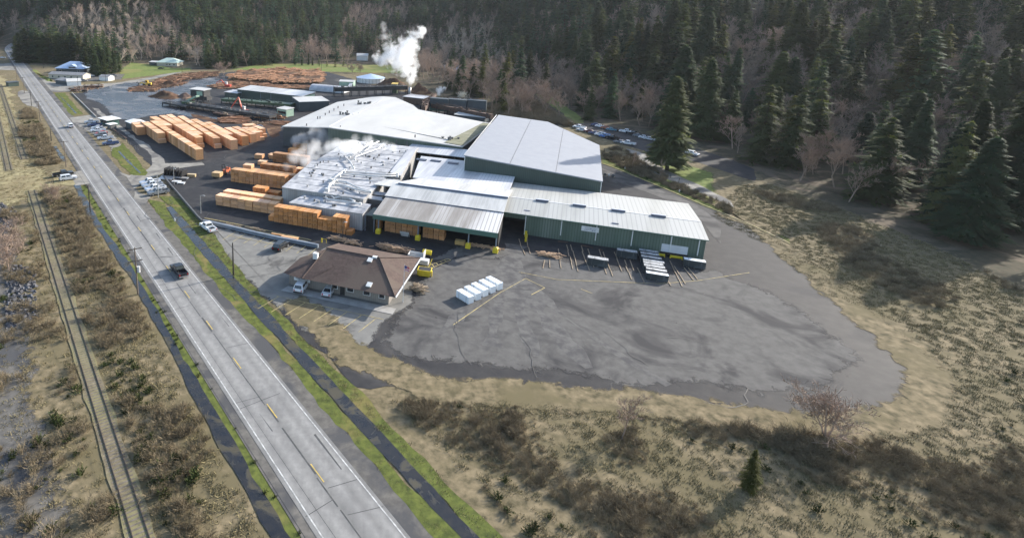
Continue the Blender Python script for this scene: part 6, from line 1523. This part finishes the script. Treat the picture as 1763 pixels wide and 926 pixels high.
# the rest of the wooded hillside reads as one mass
def far_conifer(seed): return conifer(seed, 15, 7, 3, .2, .04, 1.15)
HID = bpy.data.collections.new('forest_sources')      # source meshes of the far forest, not linked to the scene
def src_obj(tr, c, leaf, bark):
    b = MB(); b.add(tr.v, tr.f, 1); b.add(c.v, c.f, 0); o = bpy.data.objects.new('forest_tree', b.mesh('forest_tree', [M[leaf], M[bark]])); HID.objects.link(o); return o
def scatter(name, label, pts, srcs, cat='forest', wide=1.0, flat=False):
    """one object: instances of a few source meshes on points (geometry nodes)"""
    me = bpy.data.meshes.new(name); me.from_pydata([p[:3] for p in pts], [], [])
    at = me.attributes.new('hgt', 'FLOAT', 'POINT'); at.data.foreach_set('value', [p[3] for p in pts])
    o = bpy.data.objects.new(name, me); COL.objects.link(o); tag(o, label, cat, None, 'stuff')
    ng = bpy.data.node_groups.new(name, 'GeometryNodeTree')
    ng.interface.new_socket('Geometry', in_out='INPUT', socket_type='NodeSocketGeometry'); ng.interface.new_socket('Geometry', in_out='OUTPUT', socket_type='NodeSocketGeometry')
    N = ng.nodes; L = ng.links; gi = N.new('NodeGroupInput'); go = N.new('NodeGroupOutput')
    gi_ = N.new('GeometryNodeGeometryToInstance')
    for s in srcs[::-1]:
        oi = N.new('GeometryNodeObjectInfo'); oi.inputs['Object'].default_value = s; oi.inputs['As Instance'].default_value = True
        L.new(oi.outputs['Geometry'], gi_.inputs[0])
    ip = N.new('GeometryNodeInstanceOnPoints'); L.new(gi.outputs[0], ip.inputs['Points'])
    # each source becomes one instance of the list that is picked from
    L.new(gi_.outputs[0], ip.inputs['Instance']); 
    jn = N.new('GeometryNodeJoinGeometry')
    for s in srcs:
        oi = N.new('GeometryNodeObjectInfo'); oi.inputs['Object'].default_value = s; oi.inputs['As Instance'].default_value = True; L.new(oi.outputs['Geometry'], jn.inputs[0])
    L.new(jn.outputs[0], ip.inputs['Instance'])
    ip.inputs['Pick Instance'].default_value = True
    ri = N.new('FunctionNodeRandomValue'); ri.data_type = 'INT'; ri.inputs[4].default_value = 0; ri.inputs[5].default_value = len(srcs)-1; L.new(ri.outputs[2], ip.inputs['Instance Index'])
    rv = N.new('FunctionNodeRandomValue'); rv.data_type = 'FLOAT_VECTOR'; rv.inputs[0].default_value = (-.05,-.05,0); rv.inputs[1].default_value = (.05,.05,6.28); rv.inputs['Seed'].default_value = 3; L.new(rv.outputs[0], ip.inputs['Rotation'])
    na = N.new('GeometryNodeInputNamedAttribute'); na.data_type = 'FLOAT'; na.inputs[0].default_value = 'hgt'
    cv = N.new('ShaderNodeCombineXYZ'); mw = N.new('ShaderNodeMath'); mw.operation = 'MULTIPLY'; mw.inputs[1].default_value = wide
    L.new(na.outputs[0], mw.inputs[0]); L.new(mw.outputs[0], cv.inputs[0]); L.new(mw.outputs[0], cv.inputs[1]); L.new(na.outputs[0], cv.inputs[2]); L.new(cv.outputs[0], ip.inputs['Scale'])
    L.new(ip.outputs[0], go.inputs[0]); N.remove(gi_)
    md = o.modifiers.new('scatter', 'NODES'); md.node_group = ng
    return o
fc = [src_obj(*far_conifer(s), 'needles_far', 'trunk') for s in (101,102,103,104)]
fb = [src_obj(*bare_tree(s, 3, .55), 'bare', 'bare') for s in (111,112,113)]
fp = [src_obj(*bare_tree(s, 3, .45), 'bare_pale', 'bare_pale') for s in (121,122)]
fd = [src_obj(*bare_tree(s, 3, .5), 'bare_dark', 'bare_dark') for s in (131,132)]
cp = [p for k in 'FLT' for p in far.get(k, [])]
if cp: scatter('conifer_forest', 'mass of dark conifers covering the far hillside', cp, fc, wide=1.5)
for k, sr, lb in (('B',fb,'tan bare woodland in bands across the hillside'),('P',fp,'pale bare woodland high on the left hillside'),('D',fd,'dark leafless thicket low on the slope')):
    if far.get(k): scatter('bare_woodland', lb, far[k], sr, wide=1.1)
# ------------------------------------------------------------------ brush and rough grass
def shrub(seed, stems=34, leafy=False):
    rr = random.Random(seed); b = MB()
    for _ in range(stems):
        d = Vector((rr.gauss(0,.55), rr.gauss(0,.55), 1)).normalized(); p = Vector((rr.gauss(0,.12), rr.gauss(0,.12), 0)); L = rr.uniform(.5,1)
        for k in range(8):
            dd = (d + Vector((rr.gauss(0,.4), rr.gauss(0,.4), rr.gauss(0,.25)))).normalized(); q = p + d*L*rr.uniform(.1,.8); s = dd.orthogonal().normalized()*(.04 if leafy else .009); s.rotate(Matrix.Rotation(rr.uniform(0,6.3),3,dd))
            b.add([q-s, q+s, q+dd*L*rr.uniform(.25,.5)], [(0,1,2)])
    return b, MB()
def tuft(seed):
    rr = random.Random(seed); b = MB()
    for _ in range(26):
        a = rr.uniform(0,6.28); p = Vector((rr.gauss(0,.7), rr.gauss(0,.7), 0)); s = Vector((math.cos(a), math.sin(a), 0))*.1; b.add([p-s, p+s, p+Vector((rr.gauss(0,.5), rr.gauss(0,.5), rr.uniform(.3,.8)))], [(0,1,2)])
    return b, MB()
rb = random.Random(17)
def region(fn, n, poly, h0, h1):
    """n points inside a ground polygon"""
    P = [Vector(p) for p in poly]; xs = [p.x for p in P]; ys = [p.y for p in P]; out = []; tries = 0
    while len(out) < n and tries < n*30:
        tries += 1
        x = rb.uniform(min(xs),max(xs)); y = rb.uniform(min(ys),max(ys)); c = False; j = len(P)-1
        for i in range(len(P)):
            if (P[i].y > y) != (P[j].y > y) and x < (P[j].x-P[i].x)*(y-P[i].y)/(P[j].y-P[i].y)+P[i].x: c = not c
            j = i
        if c and fn(x, y): out.append((x, y, tz(x,y), rb.uniform(h0,h1)))
    return out
def mounded(poly, n):
    """thickets: tallest in the heart of each patch, thinning out to its edge"""
    out = []
    for x, y, z, h in region(lambda x, y: noise.noise(Vector((x*.045, y*.045, 4))) + .5*noise.noise(Vector((x*.13, y*.13, 8))) > .02, n, poly, .7, 1.2):
        k = noise.noise(Vector((x*.045, y*.045, 4))) + .5*noise.noise(Vector((x*.13, y*.13, 8))); out.append((x, y, z, h*(.35 + 3.2*min(k, .6))))
    return out
nz = lambda s, t: (lambda x, y: noise.noise(Vector((x*s, y*s, 9))) > t)
sh = [src_obj(*shrub(s, 22+7*s), 'shrub_twig', 'shrub_twig') for s in (1,2,3,4,5)]
gs = [src_obj(*shrub(s, 24, True), 'green_shrub', 'green_shrub') for s in (4,5)]
tf = [src_obj(*tuft(s), 'tuft', 'tuft') for s in (6,7)]
STRIP = [RS(176,11), RS(176,18.5), RS(120,19), RS(60,19), RS(-20,19), RS(-20,10.5), RS(110,10.6), RS(150,10.6)]
STRIP2 = [RS(260,10), RS(290,13), RS(320,16), RS(312,19.5), RS(240,19), RS(205,19), RS(204,12), RS(230,11)]
LEFT = [RS(166,-4), RS(160,6.8), RS(110,6.8), RS(40,6.8), RS(-20,6.8), RS(-20,-6), RS(80,-3.5), RS(106,-2), RS(130,0), RS(150,-3)]
BANK = px([(1036,262),(1060,254),(1085,262),(1110,282),(1150,304),(1195,328),(1260,358),(1260,372),(1196,342),(1130,316),(1088,300),(1040,274)])
THICKET = px([(800,190),(850,186),(915,172),(950,196),(985,216),(1000,222),(960,217),(900,208),(850,206)])
MEADOW2 = [RS(54,42.5), RS(30,42), RS(-20,42), UV(70,0), UV(130,60), UV(95,120), UV(58,122), UV(58,104), UV(50,90), UV(36,81), UV(15,77), UV(-5,72), UV(-12,69)]
pts = mounded(MEADOW2, 6500) + region(nz(.05,.05), 420, px([(1300,330),(1430,355),(1580,415),(1763,500),(1763,560),(1560,520),(1420,440)]), .6, 2.0) + region(nz(.05,-.3), 700, THICKET, 1.2, 4.0) + region(nz(.06,-.12), 900, STRIP, .6, 1.9) + region(nz(.06,-.1), 650, STRIP2, .8, 2.2) + region(nz(.1,.0), 480, LEFT, .5, 2.0) + region(nz(.1,-.4), 520, BANK, .6, 1.8)
scatter('brush', 'tangled brown brush along the railway, ditch and car park bank', pts, sh, 'brush', 1.15)
RAILS = [RS(178,6.9), RS(178,10.3), RS(-40,10.3), RS(-40,6.9)]; RAILS2 = [RS(400,2.6), RS(400,11), RS(203,11), RS(203,2.6)]
pts = region(nz(.05,.12), 260, MEADOW2, .3, 1.0) + region(nz(.05,.12), 260, STRIP, .4, 1.3) + region(nz(.05,.2), 110, LEFT, .4, 1.2) + region(nz(.05,.1), 60, STRIP2, .5,1.3) + region(nz(.1,-.1), 160, BANK, .3, .9)
pts += region(lambda x,y: True, 240, [RS(176,20.9),RS(176,22.4),RS(-20,22.4),RS(-20,21.6)], .25, .6)
scatter('evergreen_brush', 'patches of dark green broom and bramble among the brown brush', pts, gs, 'brush', 1.2)
MEAD = [RS(330,-14), RS(330,12), RS(240,9), RS(180,17), RS(168,10), RS(162,-14)]
RIGHTF = px([(1225,372),(1275,318),(1330,318),(1430,352),(1580,412),(1763,500),(1763,590),(1560,560),(1420,505),(1320,425)])
pts = region(nz(.06,-.35), 6000, RIGHTF, .12, .5) + region(nz(.12,-.25), 1500, RAILS, .08, .32) + region(nz(.1,-.3), 1500, RAILS2, .1, .35) + region(lambda x,y: True, 14000, MEADOW2, .12, .5) + region(lambda x,y: True, 2200, STRIP, .2, .6) + region(nz(.05,-.3), 2600, MEAD, .15, .45) + region(lambda x,y: True, 1400, LEFT, .15, .5) + region(lambda x,y: True, 700, STRIP2, .2, .6)
V1 = [RS(155,34.5),RS(95,33.8),RS(-20,33.8),RS(-20,35.8),RS(95,35.6),RS(150,37)]; V2 = [RS(154,38.5),RS(92,37.6),RS(-20,37.8),RS(-20,39.4),RS(92,39.3),RS(132,42)]
pts += region(lambda x,y: True, 900, V1, .1, .28) + region(lambda x,y: True, 1200, V2, .12, .4) + region(lambda x,y: True, 300, BANK, .2,.5)
scatter('rough_grass', 'rough tufts of grass on the verges and the railway land', pts, tf, 'grass', 1.0)
for i in range(70):      # saplings and small trees in the rough ground beyond the yard
    u, v = rt_.uniform(-30,120), rt_.uniform(6,118)
    if v > 60 + .38*(u+30) - 2 or RS(0,0).length < 0 or UV(u,v).dot(OX) < 46 or math.hypot(*UV(u,v).xy) < 56: continue
    if noise.noise(Vector((u*.04, v*.04, 3))) < -.12: continue
    kd = rt_.choice(('dark','bare','dark','round','lit')); tree(kd, UV(u,v), rt_.uniform(3.5,8.5) if kd != 'lit' else rt_.uniform(3,7), 'small conifer in the rough ground beyond the loading yard' if kd == 'lit' else 'small bare tree in the rough ground beyond the loading yard', 'small trees in the rough ground', 1.2)
rk = []
for s in (1,2,3):
    b = MB(); rr = random.Random(s); vs = [Vector((rr.gauss(0,1),rr.gauss(0,1),rr.gauss(0,1))).normalized()*rr.uniform(.7,1) for _ in range(14)]
    bm = bmesh.new(); [bm.verts.new(v) for v in vs]; bmesh.ops.convex_hull(bm, input=bm.verts); me = bpy.data.meshes.new('rock'); bm.to_mesh(me); bm.free(); me.materials.append(M['rock']); o = bpy.data.objects.new('forest_tree', me); HID.objects.link(o); rk.append(o)
RIP = [RS(172,0), RS(162,4), RS(148,2), RS(140,-2), RS(156,-7)]; RIP2 = [RS(128,1), RS(122,5), RS(102,3.5), RS(100,-1), RS(112,-1)]
scatter('riprap', 'dark grey riprap stones on the river bank', region(lambda x,y: True, 420, RIP, .25, .7) + region(lambda x,y: True, 320, RIP2, .25, .65), rk, 'rocks', 1.0)
# ------------------------------------------------------------------ steam
def steam_obj(name, label, blobs, loc, dens, nscale, amp=1.5, edge=.3, cat='steam', detail=8):
    """a volume: density falls off from a chain of puffs and is torn by noise; its skin lies outside the puffs"""
    m = bpy.data.materials.new(name); m.use_nodes = True; nt = m.node_tree; nt.nodes.remove(nt.nodes['Principled BSDF']); L = nt.links
    v = nt.nodes.new('ShaderNodeVolumePrincipled'); v.inputs['Color'].default_value = (.995,.995,.997,1); v.inputs['Anisotropy'].default_value = .1
    co = coords(nt); acc = None
    def math_(op, a, b=None):
        n = nt.nodes.new('ShaderNodeMath'); n.operation = op
        for s, x in zip(n.inputs, (a, b)):
            if x is None: continue
            if isinstance(x, (int, float)): s.default_value = x
            else: L.new(x, s)
        return n.outputs[0]
    for p, r in blobs:
        d = nt.nodes.new('ShaderNodeVectorMath'); d.operation = 'DISTANCE'; L.new(co, d.inputs[0]); d.inputs[1].default_value = p
        f = math_('SUBTRACT', 1.0, math_('DIVIDE', d.outputs['Value'], r))
        if acc is None: acc = f
        else:
            n = nt.nodes.new('ShaderNodeMath'); n.operation = 'SMOOTH_MAX'; L.new(acc, n.inputs[0]); L.new(f, n.inputs[1]); n.inputs[2].default_value = .15; acc = n.outputs[0]
    nf = noise_tex(nt, co, nscale, detail, .6, .3)
    t = math_('ADD', acc, math_('MULTIPLY', math_('SUBTRACT', nf, .5), amp))
    mr = nt.nodes.new('ShaderNodeMapRange'); L.new(t, mr.inputs[0]); mr.inputs[1].default_value = 0.08; mr.inputs[2].default_value = .08 + edge; mr.inputs[3].default_value = 0; mr.inputs[4].default_value = dens
    L.new(mr.outputs[0], v.inputs['Density']); L.new(v.outputs[0], nt.nodes['Material Output'].inputs['Volume'])
    bm = bmesh.new()
    for (p, r) in blobs: bmesh.ops.create_icosphere(bm, subdivisions=2, radius=1, matrix=Matrix.Translation(p) @ Matrix.Scale(r*1.22, 4))
    me = bpy.data.meshes.new(name); bm.to_mesh(me); bm.free(); me.materials.append(m)
    o = bpy.data.objects.new(name, me); COL.objects.link(o); o.location = loc
    md = o.modifiers.new('skin', 'REMESH'); md.mode = 'VOXEL'; md.voxel_size = max(.35, min(r for p, r in blobs)*.4)
    return tag(o, label, cat)
def plume(name, label, path, base, dens, nscale, amp, edge):
    """path: photo pixel centre + pixel radius, at the depth of the base point"""
    base = Vector(base); k = (base - EYE).dot(_fw); bl = []
    for x, y, r in path: bl.append((EYE + (_fw*FX + _rt*(x-CX) - _up*(y-CY)) * (k/FX) - base, r*k/FX))
    return steam_obj(name, label, bl, base, dens, nscale, amp, edge)
ST = STACK
plume('steam_plume', 'billowing white steam plume rising from the boiler stack', [(705,152,2.5),(705.5,146,5),(706.5,139,9),(708,131,13),(704,122,17),(699,113,21),(690,102,25),(676,99,19),(660,100,14),(649,101,9),(696,89,22),(703,78,19),(709,68,16),(717,59,12),(726,53,8)], ST, .42, .21, 4.8, 1.1)
plume('steam_wisp', 'thin bluish steam wisp above the left side of the plume', [(672,88,10),(665,76,10),(662,64,11),(661,52,10),(659,44,8)], ST, .12, .2, 5, 1.0)
b_ = G(757, 168); b_.z = 5
plume('steam_puff', 'small white steam puff over the conveyors right of the stack', [(756.5,164,2.5),(756.5,160,5),(758,155,7),(764,152,4)], b_, .7, .45, 4, .8)
k_ = G(530, 268, 6.2)
plume('kiln_steam', 'drifting white steam over the left ends of the rear kilns', [(503,272,10),(512,266,14),(522,260,18),(536,262,22),(550,258,22),(562,254,18),(576,252,16),(592,254,15),(610,256,14),(545,272,18),(530,276,14)], k_, .3, .13, 4.0, 1.0)
plume('kiln_steam', 'steam climbing the dark sawmill wall', [(512,242,12),(524,236,14),(537,232,15),(550,236,15),(566,240,13),(580,240,10)], UV(-92,187,6), .24, .16, 4.2, .8)
plume('kiln_steam', 'thin steam between the ducts and the sawmill wall', [(590,248,12),(610,244,15),(632,246,16),(655,250,15),(674,256,10)], G(630,262,6.5), .24, .14, 4.2, .9)
plume('kiln_steam', 'faint steam spilling over the lumber beside the kilns', [(494,286,9),(508,280,12),(522,280,12)], G(512,288,4), .16, .18, 4.2, .8)
# ------------------------------------------------------------------ haze: the damp winter air of the valley
m = bpy.data.materials.new('haze'); m.use_nodes = True; nt = m.node_tree; nt.nodes.remove(nt.nodes['Principled BSDF'])
v = nt.nodes.new('ShaderNodeVolumePrincipled'); v.inputs['Color'].default_value = (.86,.92,1,1); v.inputs['Density'].default_value = .00004; v.inputs['Anisotropy'].default_value = .25
nt.links.new(v.outputs[0], nt.nodes['Material Output'].inputs['Volume'])
b = MB(); b.box(-2600,2600,-2600,2600,-1.2,250); o = b.build('haze', m); tag(o, 'thin damp haze paling the far wooded hillside', 'haze', None, 'stuff')
